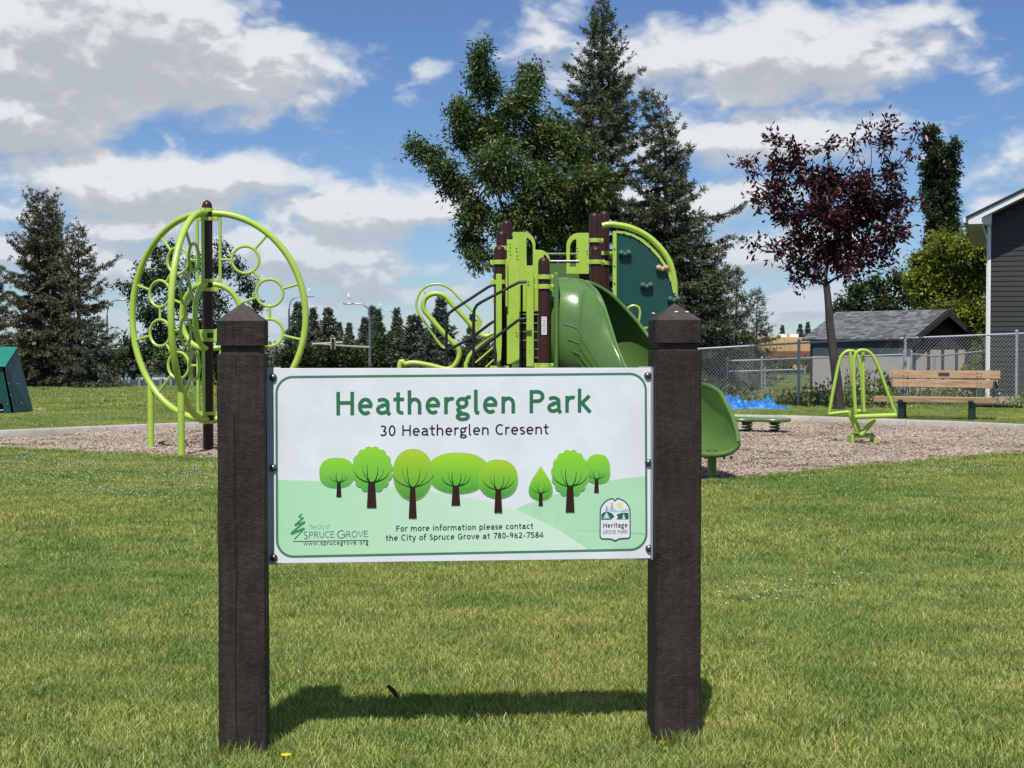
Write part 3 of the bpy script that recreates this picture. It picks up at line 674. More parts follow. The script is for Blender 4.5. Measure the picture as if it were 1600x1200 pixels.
def make_sign():
    root = empty('park_sign', SIGN_LOC, 'white park name sign with green printed trees held between two dark brown timber posts', 'sign', rz=TH)
    # posts
    def post(x, z_edge, z_tip, z_n1, z_n2, seed, crack):
        h = PW/2; mb = MB(); g = .011; c = (x, h)
        lv = [(-.35, h), (z_n2-.001, h), (z_n2, h-.001), (z_n2, h-g), (z_n1, h-g), (z_n1, h), (z_edge-.004, h), (z_edge, h-.003)]
        vs = []; fs = []; rnd = random.Random(seed)
        # extra rings give a slightly uneven, hand cut outline
        rings = []
        for i, (z, r) in enumerate(lv):
            if i == 1:
                for k in range(1, 12): rings.append((-.35+(z+.35)*k/12, h+rnd.uniform(-.0012, .0012)))
            rings.append((z, r))
        for z, r in rings:
            ch = .0045
            for sx, sy in ((-1,-1),(1,-1),(1,1),(-1,1)):
                if sx*sy > 0: vs += [(x+sx*r, h+sy*(r-ch), z), (x+sx*(r-ch), h+sy*r, z)]
                else: vs += [(x+sx*(r-ch), h+sy*r, z), (x+sx*r, h+sy*(r-ch), z)]
        n = 8
        for i in range(len(rings)-1):
            for k in range(n): l = (k+1) % n; fs.append((i*n+k, i*n+l, (i+1)*n+l, (i+1)*n+k))
        t = len(vs); vs.append((x+rnd.uniform(-.003, .003), h, z_tip))
        for k in range(n): fs.append(((len(rings)-1)*n+k, (len(rings)-1)*n+(k+1) % n, t))
        mb.add(vs, fs); o = mb.build('timber_post', M['post'], root, angle=20)
        # drying cracks: thin dark slivers let into the face
        cm = MB()
        for (pts, w) in crack:
            v, f = ribbon(pts, w)
            for i in (0, 1): v[i] = (v[0]+v[1])/2 if False else v[i]
            k = len(v); v3 = []
            for i, p in enumerate(v):
                tpr = 1.0
                v3.append((p.x, -.0006, p.y))
            cm.add(v3, f)
        if crack: cm.build('drying_crack', M['crack'], o, smooth=False)
        return o
    M['crack'] = simple('dark_open_crack', (.004, .003, .003), .95, .1)
    def jag(x, z0, z1, seed, n=34, amp=.0022):
        r = random.Random(seed); return [(x + r.uniform(-amp, amp)*.5 + amp*math.sin(i*.37+seed), z0+(z1-z0)*i/n) for i in range(n+1)]
    zc = lambda px, py: sp(px, py, 0).z
    xc = sp(366, 700, 0).x; cap = sp(368, 520, 0).x
    pl = post(lx, zc(380, 499.5), CAMH+66*4.85/F, zc(380, 540), zc(380, 553), 3, [(jag(xc+.003, .05, zc(380, 556), 2), .0034), (jag(xc-.001, .62, .70, 5, 12), .0035), (jag(xc+.001, zc(380,538), zc(380,503), 8, 10), .0022), (jag(xc+.012, 1.02, 1.12, 9, 10), .0012)])
    pr = post(rx_, zc(1060, 498), CAMH+66*4.95/F, zc(1060, 535.5), zc(1060, 547.5), 11, [(jag(rx_+.02, .1, .35, 4, 14), .0007)])
    mb = MB()     # droppings on the right cap
    for px, py, s in ((1053, 495, .0085), (1058, 490, .007), (1075, 490, .0065), (1022, 493, .006)):
        q = sp(px, py, .02); r0 = Vector((0, 0, CAMH))
        # drop onto the front slope of the cap
        k = (zc(1060, 498)+(CAMH+66*4.95/F-zc(1060, 498))*.42); MB().sphere((q.x, .032, k + (490-py)*.0016), s, 8, 6, (1, .8, .45)).build('bird_dropping', M['dropping'], pr)
    # panel
    a, b_, c, d = sp(428, 577, PD), sp(1018, 573, PD), sp(1018, 871, PD), sp(428, 882, PD)
    x0, x1 = (a.x+d.x)/2, (b_.x+c.x)/2; zt, zb = (a.z+b_.z)/2, (c.z+d.z)/2
    pm = flat('white_sign_face', (.80, .825, .86), .38)
    panel = MB().box(((x0+x1)/2, PD+.002, (zt+zb)/2), (x1-x0, .004, zt-zb)).build('sign_panel', pm, root, smooth=False, bevel=.001)
    for (xa, xb, off) in ((lx+PW/2+.0005, lx+PW/2+.045, 0), (rx_-PW/2-.045, rx_-PW/2-.0005, 0)):
        mb = MB().box(((xa+xb)/2, PD+.0085, (zt+zb)/2), (xb-xa, .005, zt-zb+.008))
        xe = xa+.0025 if xa < 0 else xb-.0025; mb.box((xe, PD-.004 + (.0 if xa < 0 else -.012), (zt+zb)/2), (.004, .02 if xa < 0 else .03, zt-zb+.002))
        mb.build('mounting_bracket', M['bracket'], root, smooth=False, bevel=.0008)
    for px, py in ((427,590),(427,731),(428,871.5),(1012,587),(1013,723),(1014,857)):
        q = sp(px, py, PD); MB().lathe((q.x, PD, q.z), [(.0125,.0),(.0125,-.0015),(.0115,-.004),(.009,-.0075),(.005,-.0098),(.0008,-.0106)], 18, (0,1,0)).build('carriage_bolt', M['dark_steel'], root, angle=60)
    # printed artwork: thin films on the face
    L = [0]
    def film(name, polys, mat, lay, bars=True):
        mb = MB(); y = PD - .0003*lay
        for i, (v, f) in enumerate(polys): mb.add([(p[0], y-.00002*(i % 4), p[1]) for p in v], f)
        return mb.build(name, mat, panel, smooth=False)
    def P2(px, py): q = sp(px, py, PD); return Vector((q.x, q.z))
    def poly(pts): v = [P2(*p) for p in pts]; return (v, [tuple(range(len(v)))])
    S1 = (P2(900, 700)-P2(500, 700)).length/400    # metres per picture pixel on the face
    # hills
    hill1 = [(433.5,750),(470,750.5),(502,752),(560,756),(610,760),(672,768),(721,775.6),(770,785),(806,796),(836,809.6),(870,826.6),(921,858)]
    hill1 += [(880,861.5),(700,865),(520,868.5),(470,869.5)] + [(455.5+22*math.cos(R(t)), 846.5+22*math.sin(R(t))) for t in range(90, 181, 15)]
    hm = newmat('print_pale_green'); m, nt, b = hm; t = nt.nodes.new('ShaderNodeTexCoord'); sx = nt.nodes.new('ShaderNodeSeparateXYZ'); nt.links.new(t.outputs['Generated'], sx.inputs[0])
    nt.links.new(ramp(nt, sx.outputs[0], [(.0, (.46, .78, .49)), (.5, (.56, .80, .58)), (1, (.70, .86, .72))]), b.inputs['Base Color']); b.inputs['Roughness'].default_value = .4
    film('printed_hill', [poly(hill1)], m, 1)
    hill2 = [(806,796),(819,789),(838,783),(880,768),(915,759),(951,751),(976,747),(1007.5,744.2),(1008,835)] + [(984+24*math.cos(R(t)), 834+24*math.sin(R(t))) for t in range(0, 91, 15)] + [(921,858.8),(870,826.6),(836,809.6)]
    film('printed_hill', [poly(hill2)], flat('print_mid_green', (.47, .77, .51)), 1)
    # rounded border line
    pts = []
    for cx, cy, a0, a1 in ((457.5,614.5,180,270),(983.5,609.5,270,360),(984.5,833.5,0,90),(458.5,844.2,90,180)):
        for k in range(9): t = R(a0+(a1-a0)*k/8); pts.append(P2(cx+25.5*math.cos(t), cy+25.5*math.sin(t)))
    film('printed_border', [ribbon([(p.x, p.y) for p in pts], 3.6*S1, True)], flat('print_border_green', (.075, .22, .12)), 2)
    def text(s, x0, y0, x1_, y1_, cap, w, mat, tall=(), track=0, lay=3, name='lettering'):
        adv = 0; gl = []
        for ch in s:
            A, st = glyph(ch, w); k = tall_scale = 1.0
            if ch in tall[0:] and isinstance(tall, str): pass
            gl.append((adv, st)); adv += A+track
        A = P2(x0, y0); B = P2(x1_, y1_); kx = (B-A).length/(adv-track-.15*1.0); ky = cap*S1*1.01
        dirn = (B-A).normalized(); out = []
        for ax, st in gl:
            for i, (pts, cl) in enumerate(st):
                v, f = ribbon(pts, w, cl); out.append(([A + dirn*((ax+p.x-.075)*kx) + Vector((0, 1))*p.y*ky for p in v], f))
        o = film(name, out, mat, lay); o['kind'] = 'stuff'; return o
    g_title = flat('print_title_green', (.035, .175, .085)); dk = flat('print_near_black', (.012, .012, .02)); dg = flat('print_dark_green', (.012, .035, .025))
    text('Heatherglen Park', 525, 648.8, 922.5, 644.2, 35.8, .152, g_title)
    text('30 Heatherglen Cresent', 594, 681.3, 857, 678.2, 16.4, .125, dk)
    text('For more information please contact', 619, 830.4, 833, 826, 9.0, .145, dg)
    text('the City of Spruce Grove at 780-962-7584', 603, 845, 848.8, 840, 9.0, .145, dg)
    text('www.sprucegrove.org', 474.5, 852.2, 575.5, 850.2, 6.6, .13, dg, track=.12)
    blue = flat('print_slate_blue', (.05, .13, .22))
    text('The City of', 483, 827, 515, 826, 6.8, .07, flat('print_soft_teal', (.10, .30, .30)))
    text('S', 474.5, 842.6, 481, 842.5, 12.2, .09, blue); text('PRUCE', 483, 840.6, 522.5, 839.8, 9.6, .085, blue)
    text('G', 527, 841.3, 540, 841.0, 12.4, .085, blue); text('ROVE', 541, 839.8, 575, 838.8, 9.6, .085, blue)
    film('printed_line', [ribbon([P2(458, 846), P2(575, 844)], .9*S1)], dg, 3)
    # spruce drawn as one zigzag pen stroke
    mb = []
    zz = [((472,802.5),(467,807.5),2.0),((466.5,808),(474,808.8),1.6),((474,809),(460.5,820.5),2.6),((460.5,821),(476.5,815),2.6),((476.5,815.5),(457,831),2.8),((456,833.5),(476,825.5),3.6),((475,826.5),(460,842.5),1.8),((454.5,834),(464,829),4.2)]
    mb = [ribbon([P2(*a), P2(*b)], w*S1) for a, b, w in zz]
    film('printed_spruce_emblem', mb, flat('print_emblem_green', (.06, .27, .12)), 3)
    # row of stylised trees
    trunk_m = flat('print_trunk_brown', (.035, .012, .008)); br_m = flat('print_branch_green', (.006, .045, .012)); rim_m = flat('print_rim_green', (.30, .56, .16))
    gA = crown_mat('print_crown_lime', (.46, .76, .03), (.20, .58, .04), (.06, .34, .06)); gB = crown_mat('print_crown_green', (.30, .70, .03), (.20, .58, .06), (.09, .42, .08), .3, -30)
    gC = crown_mat('print_crown_yellow', (.50, .72, .03), (.22, .56, .04), (.05, .30, .06), 1.3, 28)
    def superr(cx, cy, rx, ry, p=2.0, egg=0, n=40):
        o = []
        for i in range(n):
            t = 2*math.pi*i/n; c, s = math.cos(t), math.sin(t); x = abs(c)**(2/p)*(1 if c > 0 else -1); y = abs(s)**(2/p)*(1 if s > 0 else -1)
            o.append((cx+rx*x*(1+egg*y), cy+ry*y))
        return o
    def scallop(cx, cy, rx, ry, k=15):
        o = []
        for i in range(k*8):
            t = 2*math.pi*i/(k*8); m = .93+.075*abs(math.sin(k*t/2)); o.append((cx+rx*m*math.sin(t), cy-ry*m*math.cos(t)))
        return o
    def drop(cx, top, bot, rx, n=40):
        o = []
        for i in range(n):
            t = 2*math.pi*i/n; s = (1-math.cos(t))/2; o.append((cx+rx*math.sin(t)*(s**.75)*1.12, top+(bot-top)*s))
        return o
    def one(shape, mat, tx, ty0, ty1, w0, w1, bs, lay=4):
        v, f = poly(shape); c = sum(v, Vector((0, 0)))/len(v)
        film('printed_crown_rim', [([c+(p-c)*1.035+Vector((.0006, -.0002)) for p in v], f)], rim_m, lay); film('printed_crown', [(v, f)], mat, lay+1)
        film('printed_trunk', [poly([(tx-w0/2, ty0), (tx+w0/2, ty0), (tx+w1/2, ty1), (tx-w1/2, ty1)])], trunk_m, lay+2)
        br = []
        for (dx0, dx1, h0, wd) in ((-.32, -.30, 1.0, .13), (.30, .42, .86, .12), (-.5, -1.15, .62, .12), (.5, 1.15, .58, .12), (-.2, -.62, .95, .08), (.4, .8, .75, .08)):
            p0 = (tx+dx0*w0*.9, ty0+1); p3 = (tx+dx1*bs, ty0-h0*bs*1.15); p1 = (tx+dx0*w0*.9+(dx1*bs)*.75, ty0-h0*bs*.25)
            q = [tuple(p0[k]*(1-t)**2+2*p1[k]*t*(1-t)+p3[k]*t*t for k in (0, 1)) for t in [i/7 for i in range(8)]]
            vv, ff = ribbon([P2(*a) for a in q], wd*w0*1.9*S1)
            n = len(vv)//2
            for i in range(n):
                m_ = (vv[2*i]+vv[2*i+1])/2; k = 1-.75*i/(n-1); vv[2*i] = m_+(vv[2*i]-m_)*k; vv[2*i+1] = m_+(vv[2*i+1]-m_)*k
            br.append((vv, ff))
        film('printed_branches', br, br_m, lay+2)
    one(superr(526, 739, 26.5, 23, 2.5), gB, 529.5, 752.4, 776.6, 5.5, 8, 13, 4)
    one(superr(934, 733, 18.5, 22.5, 2.7, .08), gB, 932, 747.5, 770, 5.2, 7.6, 12, 4)
    one(superr(715.5, 739.5, 47, 31.5, 2.2, -.05), gA, 712.2, 758.6, 790, 9.5, 14, 19, 4)
    one(scallop(581, 733.5, 31.5, 35.5), gB, 580.7, 752.5, 793, 10.5, 15, 23, 8)
    one(superr(644.5, 741.5, 30, 39, 2.1, -.06), gC, 644.8, 760, 809.5, 8, 12.5, 28, 8)
    one(superr(778, 748, 30, 29.3, 2.2, .02), gC, 778.4, 764, 800.8, 8.5, 12.4, 21, 8)
    one(drop(844.5, 728, 781.5, 23.5), gA, 844.8, 769.5, 790.6, 5, 6.8, 13, 4)
    one(scallop(890.5, 739.5, 29, 36), gB, 890.6, 758.5, 800, 9.5, 14, 23, 8)
    # park badge
    out = [(937.5,838)] + [(961+23.2*math.cos(R(t)), 800+21.5*math.sin(R(t))) for t in range(180, 263, 8)] + [(961,782.5)] + [(961+23.2*math.cos(R(t)), 800+21.5*math.sin(R(t))) for t in range(278, 361, 8)] + [(984.5,837.5),(982.5,840.5),(968,841.5),(961,844.8),(954.5,841.8),(940,841.6)]
    film('badge_ground', [poly(out)], flat('print_badge_white', (.82, .84, .86)), 4)
    bo = [P2(*p) for p in out]; film('badge_outline', [ribbon(bo, 1.7*S1, True)], flat('print_badge_green', (.012, .07, .055)), 6)
    film('badge_sun', [poly(superr(968, 789.5, 4.6, 4.6))], flat('print_sun_yellow', (.78, .78, .28)), 5)
    film('badge_hills', [poly([(939.5,812),(939.5,803),(944,800),(950,799.5),(956,802),(960,806.5),(956,811),(953,812)]), poly([(963,811.5),(965.5,808),(963,804),(970,801.5),(977,801),(982,801.5),(982,811.5)])], flat('print_hill_teal', (.02, .13, .10)), 5)
    film('badge_far_hills', [poly([(952,795),(958,794.5),(966,798),(962,800.5),(956,800),(952,798)]), poly([(964,800),(973,796),(982,795),(982,800),(970,800)])], flat('print_hill_pale', (.45, .62, .64)), 5)
    def fir(cx, top, bot, w): return poly([(cx, top), (cx+w*.4, (top*2+bot)/3), (cx+w*.2, (top*2+bot)/3), (cx+w*.7, (top+bot*2)/3), (cx+w*.35, (top+bot*2)/3), (cx+w, bot), (cx-w, bot), (cx-w*.35, (top+bot*2)/3), (cx-w*.7, (top+bot*2)/3), (cx-w*.2, (top*2+bot)/3), (cx-w*.4, (top*2+bot)/3)])
    for f_, mt_, ly_ in ((fir(948, 789, 799, 3.2), flat('print_tree_grey', (.38, .45, .48)), 5), (fir(956, 784, 794.5, 3), flat('print_tree_grey', (.38, .45, .48)), 5), (fir(947.5, 800.5, 810, 6.5), flat('print_tree_white', (.60, .74, .70)), 6), (fir(974.5, 802, 811, 3), flat('print_tree_white', (.60, .74, .70)), 6)): film('badge_tree', [f_], mt_, ly_)
    text('Heritage', 942.5, 824.8, 980.5, 824.0, 7.6, .16, dk, lay=5); text('GROVE PARK', 942, 834.8, 980.5, 833.6, 6.2, .11, dk, lay=5)
    return root
make_sign()
# ------------------------------------------------------------------ arched ring climber
def ring_pts(c, ex, ez, r, n=28): return [c + ex*(r*math.cos(2*math.pi*i/n)) + ez*(r*math.sin(2*math.pi*i/n)) for i in range(n)]
def make_climber():
    Y0 = 18.5; b = gp(326, 703); b = Vector((at(325, 600, Y0).x, Y0, 0))
    root = empty('arch_ring_climber', b, 'lime green climber of arched tubes and small rings around one brown pole', 'climber')
    Z = Vector((0, 0, 1)); ztop = at(320, 333, Y0).z; zbot = at(320, 655, Y0).z; zc = (ztop+zbot)/2; H = (ztop-zbot)/2
    MB().lathe(b, [(.066, -.1), (.066, at(320, 326, Y0).z), (.062, at(320, 322, Y0).z+.01), (.05, at(320,319,Y0).z+.02), (.028, at(320,317,Y0).z+.025), (.004, at(320,316,Y0).z+.028)], 24).build('centre_pole', M['brown'], root)
    for z in (ztop-.02, zc+.39, zc-.24, zbot+.02):
        m = MB()
        for dz in (-.055, .055): m.lathe(b+Z*(z+dz), [(.067,-.022),(.082,-.022),(.082,.022),(.067,.022)], 24)
        for a in (0, 152, 262):
            d = Vector((math.cos(R(a)), math.sin(R(a)), 0)); m.box(b+Z*z+d*.10, (.07, .035, .15), R(a))
        m.build('pole_clamp', M['lime'], root, bevel=.003)
    for (az, Rm, Ri) in ((2, 1.155, .35), (152, 1.17, .35), (262, 1.18, .38)):
        d = Vector((math.cos(R(az)), math.sin(R(az)), 0)); C = b + Z*zc
        def pt(r, t): return C + d*(.07 + r*math.cos(R(t))) + Z*(H*(r/Rm)*math.sin(R(t)))
        n = 36
        MB().tube([pt(Rm, 90-180*i/n) for i in range(n+1)], .041, 12).build('outer_arch', M['lime'], root)
        MB().tube([C + d*(.07+Ri*math.cos(R(90-180*i/20))) + Z*(.40*math.sin(R(90-180*i/20))) for i in range(21)], .035, 12).build('inner_arch', M['lime'], root)
        # stile bars beside the pole
        MB().tube([C+d*.16+Z*(H-.03), C+d*.16+Z*.42], .020, 10).build('stile_bar', M['lime'], root)
        MB().tube([C+d*.16-Z*(H-.03), C+d*.16-Z*.42], .020, 10).build('stile_bar', M['lime'], root)
        # chain of rings between the two arches
        rr = .170; cen = [(.45, .80), (.75, .385), (.75, -.12), (.62, -.58), (.30, -.93)]
        cen = [(.475, .71), (.775, .295), (.775, -.205), (.475, -.62)]
        cs = [C + d*x + Z*z for x, z in cen]
        for c in cs: MB().tube(ring_pts(c, d, Z, rr), .019, 10, closed=True).build('ring', M['lime'], root)
        def link(a, q): MB().tube([a, q], .017, 10).build('link_bar', M['lime'], root)
        for a, q in zip(cs, cs[1:]):
            u = (q-a).normalized(); link(a+u*rr, q-u*rr)
        for c in cs:
            v = c - C; x = v.dot(d); z = v.dot(Z); t = math.atan2(z*Rm/H, x); u = (d*math.cos(t)+Z*math.sin(t)*.9).normalized(); o = pt(Rm, math.degrees(t)); u = (o-c).normalized(); link(c+u*rr, o)
        for c in (cs[1], cs[2]):
            v = c-C; u = Vector((-d.x, -d.y, -.35 if v.z > 0 else .35)).normalized(); e = C + d*(.07+Ri*.92) + Z*(.16 if v.z > 0 else -.16); u = (e-c).normalized(); link(c+u*rr, e)
        for c in (cs[0], cs[3]):
            link(c-d*rr, c - d*((c-C).dot(d)-.16))
        if az != 2:
            r_ = .94; t = -math.degrees(math.acos((r_-.07)/Rm)) if r_-.07 < Rm else 0
            p = pt(Rm, t); foot = Vector((p.x, p.y, -.1))
            m = MB().tube([foot, Vector((p.x, p.y, p.z))], .042, 12); m.tube([Vector((p.x, p.y, .55)), Vector((p.x, p.y, .552))], .0445, 12); m.build('support_leg', M['lime'], root)
make_climber()

# ------------------------------------------------------------------ play structure
def make_play():
    root = empty('play_structure', (.6, 16.5, 0), 'lime and brown play structure with green bucket slide, black handrails and teal climbing wall', 'playground')
    Z = Vector((0, 0, 1))
    posts = {'A': (850, 402, 15.7), 'B': (780.5, 384, 16.2), 'C': (784, 360.5, 16.7), 'D': (791.5, 344, 17.5), 'E': (931, 384.5, 16.8), 'F': (929, 332, 17.3), 'G': (944, 329.5, 18.2)}
    pb = {}
    for k, (px, py, Y) in posts.items():
        t = at(px, py, Y); pb[k] = Vector((t.x, Y, 0)); r = .0635
        MB().lathe(pb[k], [(r, -.1), (r, t.z-.06), (r*.93, t.z-.035), (r*.72, t.z-.013), (r*.4, t.z-.003), (.003, t.z)], 22).build('post', M['brown'], root)
    def clamp(k, py):
        p = pb[k]; z = at(800, py, p.y).z
        m = MB().lathe(p+Z*z, [(.064,-.024),(.079,-.024),(.079,.024),(.064,.024)], 22); m.box(p+Vector((.088, -.0, z)), (.03, .04, .05)); m.box(p+Vector((-.088, 0, z)), (.03, .04, .05)); m.tube([p+Vector((.088,-.028,z)), p+Vector((.088,-.02,z))], .011, 8)
        m.build('post_clamp', M['lime'], root, bevel=.002)
    for k, ys in {'A': (433, 448, 571, 640), 'B': (410, 441, 575), 'C': (388, 470), 'D': (380,), 'E': (409.5, 470), 'F': (376, 411), 'G': (396, 411)}.items():
        for y in ys: clamp(k, y)
    m = MB().box((pb['A'].x, pb['A'].y-.0655, at(0, 509, 15.7).z), (.055, .003, .19)); st = m.build('warning_sticker', M['sticker'], root, smooth=False)
    m = MB()
    for i, w_ in enumerate((.03, .036, .02, .042, .042, .034, .042, .03)):
        m.box((pb['A'].x, pb['A'].y-.068, at(0, 509, 15.7).z+.075-.021*i), (w_, .001, .005 if i != 2 else .010))
    m.build('sticker_lines', M['sticker_print'], st, smooth=False)
    deck_z = 1.02
    # decks: perforated black platforms
    def deck(pts, z):
        MB().plate([(p[0], p[1], z) for p in pts], (0, 0, -.06)).build('deck', M['black'], root, smooth=False, bevel=.004)
    A, B, C_, D, E, Fp, G = [pb[k] for k in 'ABCDEFG']
    deck([(B.x, B.y), (A.x, A.y), (E.x, E.y), (Fp.x, Fp.y+.3), (D.x, D.y)], deck_z)
    # upright plates. poly given in picture position at a depth
    def plate(poly, Y, name='side_panel', mat='lime_plate', th=.02, hole=None, dY=0):
        pts = [at(x, y, Y + dY*(x-poly[0][0])/40) for x, y in poly]
        if hole: pass
        return MB().plate(pts, (0, th, 0)).build(name, M[mat], root, smooth=False, bevel=.003)
    def rr(x0, y0, x1, y1, r0, r1, n=7):
        """top corners rounded: r0 left, r1 right"""
        o = []
        if r1: o += [(x1-r1+r1*math.cos(R(t)), y0+r1-r1*math.sin(R(t))) for t in [90-90*i/n for i in range(n+1)]]
        else: o += [(x1, y0)]
        o += [(x1, y1), (x0, y1)]
        if r0: o += [(x0+r0-r0*math.cos(R(t)), y0+r0-r0*math.sin(R(t))) for t in [90*i/n for i in range(n+1)]]
        else: o += [(x0, y0)]
        return o
    def slot_panel(x0, y0, x1, y1, sx0, sy0, sx1, sy1, Y, r=14, left=False, name='side_panel'):
        """panel whose rounded shoulder carries a hand slot, made of plate pieces round the slot"""
        n = 10
        def mir(pts): return [(x0+x1-x, y) for x, y in pts] if left else pts
        # arch frame round the slot
        oc = [(x1-r+r*math.cos(R(90-90*i/n)), y0+r-r*math.sin(R(90-90*i/n))) for i in range(n+1)]
        ic = [(sx1-(sx1-sx0)+ (sx1-sx0)*math.cos(R(90-90*i/n)), sy0+(sx1-sx0)*1.6-(sx1-sx0)*1.6*math.sin(R(90-90*i/n))) for i in range(n+1)]
        outer = [(x0, y0)] + oc + [(x1, y1), (x0, y1)]
        inner = [(sx0-.6, sy0+2)] + ic + [(sx1, sy1), (sx0, sy1)]
        MB().frame([at(x, y, Y) for x, y in mir(outer)], [at(x, y, Y) for x, y in mir(inner)], (0, .022, 0)).build(name, M['lime_plate'], root, smooth=False, bevel=.003)
    plate(rr(792, 374.5, 811.5, 569, 0, 5), 16.05, mat='lime_plate')
    plate([(790,405),(793,405),(793,480),(790,478)], 16.0)
    slot_panel(801, 362.5, 836.5, 487, 823, 372, 832.5, 415, 16.9, 19)
    plate(rr(822.5, 421.5, 834, 573, 2, 2), 15.9)
    plate([(775,428),(784,428),(784,536),(783,560),(780,574),(776,574),(777,556),(775,540)], 16.0)
    slot_panel(834, 390.5, 859.5, 486, 850, 398, 855.5, 470, 15.95, 17)
    slot_panel(885, 364, 920, 428, 905, 374, 914.5, 417, 17.2, 20, left=True)
    # little hole plates and bolts
    m = MB()
    for x, y, Y in ((797,382,16.03),(807,388,16.03),(808,400,16.03),(807,520,16.03),(797,393,16.03),(901,398,17.18),(902,388,17.18),(917,392,17.18),(825,440,15.88)):
        p = at(x, y, Y); MB().sphere(p, .009, 8, 5, (1, .6, 1)).build('panel_bolt', M['dark_steel'], root)
    # rails at the back between the posts
    MB().tube([at(836, 397, 17.6), at(905, 397, 17.6)], .016, 8).build('back_rail', M['slide'], root)
    MB().tube([at(858, 408, 17.2), at(905, 408, 17.2)], .012, 8).build('back_rail', M['steel'], root)
    plate([(836,412),(905,412),(905,575),(836,575)], 17.9, 'back_panel', 'slide', .03)
    # dark ladder bars behind
    for i in range(7):
        MB().tube([at(812, 492+13.5*i, 16.7), at(846, 492+13.5*i, 16.7)], .014, 8).build('ladder_rung', M['black'], root)
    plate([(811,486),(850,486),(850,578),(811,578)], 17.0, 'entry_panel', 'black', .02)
    # stairs
    for i in range(5):
        x = 690+18*i; z = .18+.17*i
        q0 = at(x, 600, 15.55+.1*i); q1 = at(x, 600, 16.4)
        MB().box((q0.x+.05, 16.0, z), (.30, .82, .05)).build('stair_tread', M['black'], root, smooth=False, bevel=.004)
    for y_ in (15.62, 16.42):
        MB().plate([(at(680,600,16).x, y_, .02), (at(680,600,16).x+.12, y_, .02), (at(781,600,16).x, y_, .92), (at(781,600,16).x, y_, 1.04), (at(765,600,16).x, y_, 1.04)], (0, .03, 0)).build('stair_stringer', M['black'], root, smooth=False)
    def rail(pts, Y, r=.0165, name='handrail', mat='black', ends=None, dYs=None):
        P = [at(x, y, Y if dYs is None else Y+dYs[i]) for i, (x, y) in enumerate(pts)]
        if ends: P = [Vector((P[0].x, P[0].y, ends))] + P
        return MB().tube(P, r, 10).build(name, M[mat], root)
    rail([(740,573),(740,492),(741,484),(745,477),(752,472),(803,445),(811,441),(823,440.5)], 15.6, ends=0)
    rail([(743,551),(748,547),(806,503),(812,499),(823,498)], 15.6)
    rail([(697.5,573),(697.5,500),(698.5,494),(702,489),(710,483),(762,449),(768,446),(782,445)], 16.4, ends=0)
    rail([(700,547),(735,529),(764,507),(771,502.5),(782,502)], 16.4)
    rail([(740,492),(740,490)], 15.6)
    for x in (785, 790, 815, 824): MB().tube([at(x, 445, 16.3), Vector((at(x, 445, 16.3).x, 16.3, deck_z))], .014, 8).build('barrier_bar', M['black'], root)
    # looping pipe climber on the left
    def pipe(pts, Y, r, dYs=None, name='loop_pipe', end0=False, end1=False):
        P = [at(x, y, Y) for x, y in pts]
        if end0: P = [Vector((P[0].x-.1, P[0].y, -.05))] + P
        if end1: P = P + [Vector((P[-1].x, P[-1].y, -.05))]
        MB().tube(smooth_path(P, 6), r, 12).build(name, M['lime'], root)
    pipe([(772,521),(762,525),(750,523),(738,510),(722,492),(706,475),(694,462),(677,459),(664,467),(662,482),(672,496),(690,517),(706,534),(716,545),(717,558),(710,571),(698,577),(672,571),(648,567),(634,569),(624,578)], 17.0, .030, end1=True)
    pipe([(746,511),(751,503),(747,495),(736,484),(718,466),(704,452),(689,444.5),(670,446),(656,457),(650.5,476),(656,492),(672,516),(690,541),(700,544)], 17.06, .0145, name='thin_loop_pipe')
    pipe([(772,524),(762,530),(748,541),(736,553),(730,566),(728,585)], 16.7, .027, end1=True)
    for a, c, Y in (((743,567),(771,543),16.9), ((759,574),(772,562),16.9), ((663,456),(668,463),17.02), ((745,512),(741,517),17.02)):
        MB().tube([at(*a, Y), at(*c, Y)], .012, 8).build('pipe_brace', M['lime'], root)
    MB().lathe(at(747, 507, 17.0), [(.02,-.02),(.045,-.02),(.045,.02),(.02,.02)], 16, (0,1,0)).build('pipe_collar', M['lime'], root)
    # slide ------------------------------------------------------
    st = [ (868, 16.30, 1.50, .50, .58, 179, 179),
           (884, 16.25, 1.50, .50, .58, 179, 179),
           (903, 16.20, 1.48, .50, .58, 174, 179),
           (922, 16.18, 1.45, .49, .575, 168, 178),
           (943, 16.12, 1.38,.46, .56, 162, 162),
           (966, 16.03, 1.24, .42, .53, 147, 140),
           (992, 15.88, 1.06, .385, .48, 129, 116),
           (1020,15.64, .89, .36, .44, 112, 106),
           (1048,15.30, .77, .33, .41, 98, 110),
           (1072,14.97, .69, .30, .40, 78, 122),
           (1092,14.62, .64, .28, .38, 78, 122),
           (1104,14.45, .56, .27, .30, 80, 108),
           (1110,14.30, .48, .265,.21, 84, 92),
           (1112,14.18, .43, .26, .15, 80, 80)]
    cen = [Vector((at(x, 600, Y).x, Y, zc)) for x, Y, zc, *_ in st]
    # dense interpolation of every column
    K = 5; dense = []
    for i in range(len(st)-1):
        for k in range(K):
            t = k/K; dense.append([st[i][j]*(1-t)+st[i+1][j]*t for j in range(7)])
    dense.append(list(st[-1]))
    arr = np.array(dense)
    for _ in range(3):
        arr[1:-1] = (arr[:-2]+2*arr[1:-1]+arr[2:])/4
    cen = [Vector((at(r_[0], 600, r_[1]).x, r_[1], r_[2])) for r_ in arr]
    m = MB(); seg = 26; vs = []; rimn = []; rimf = []
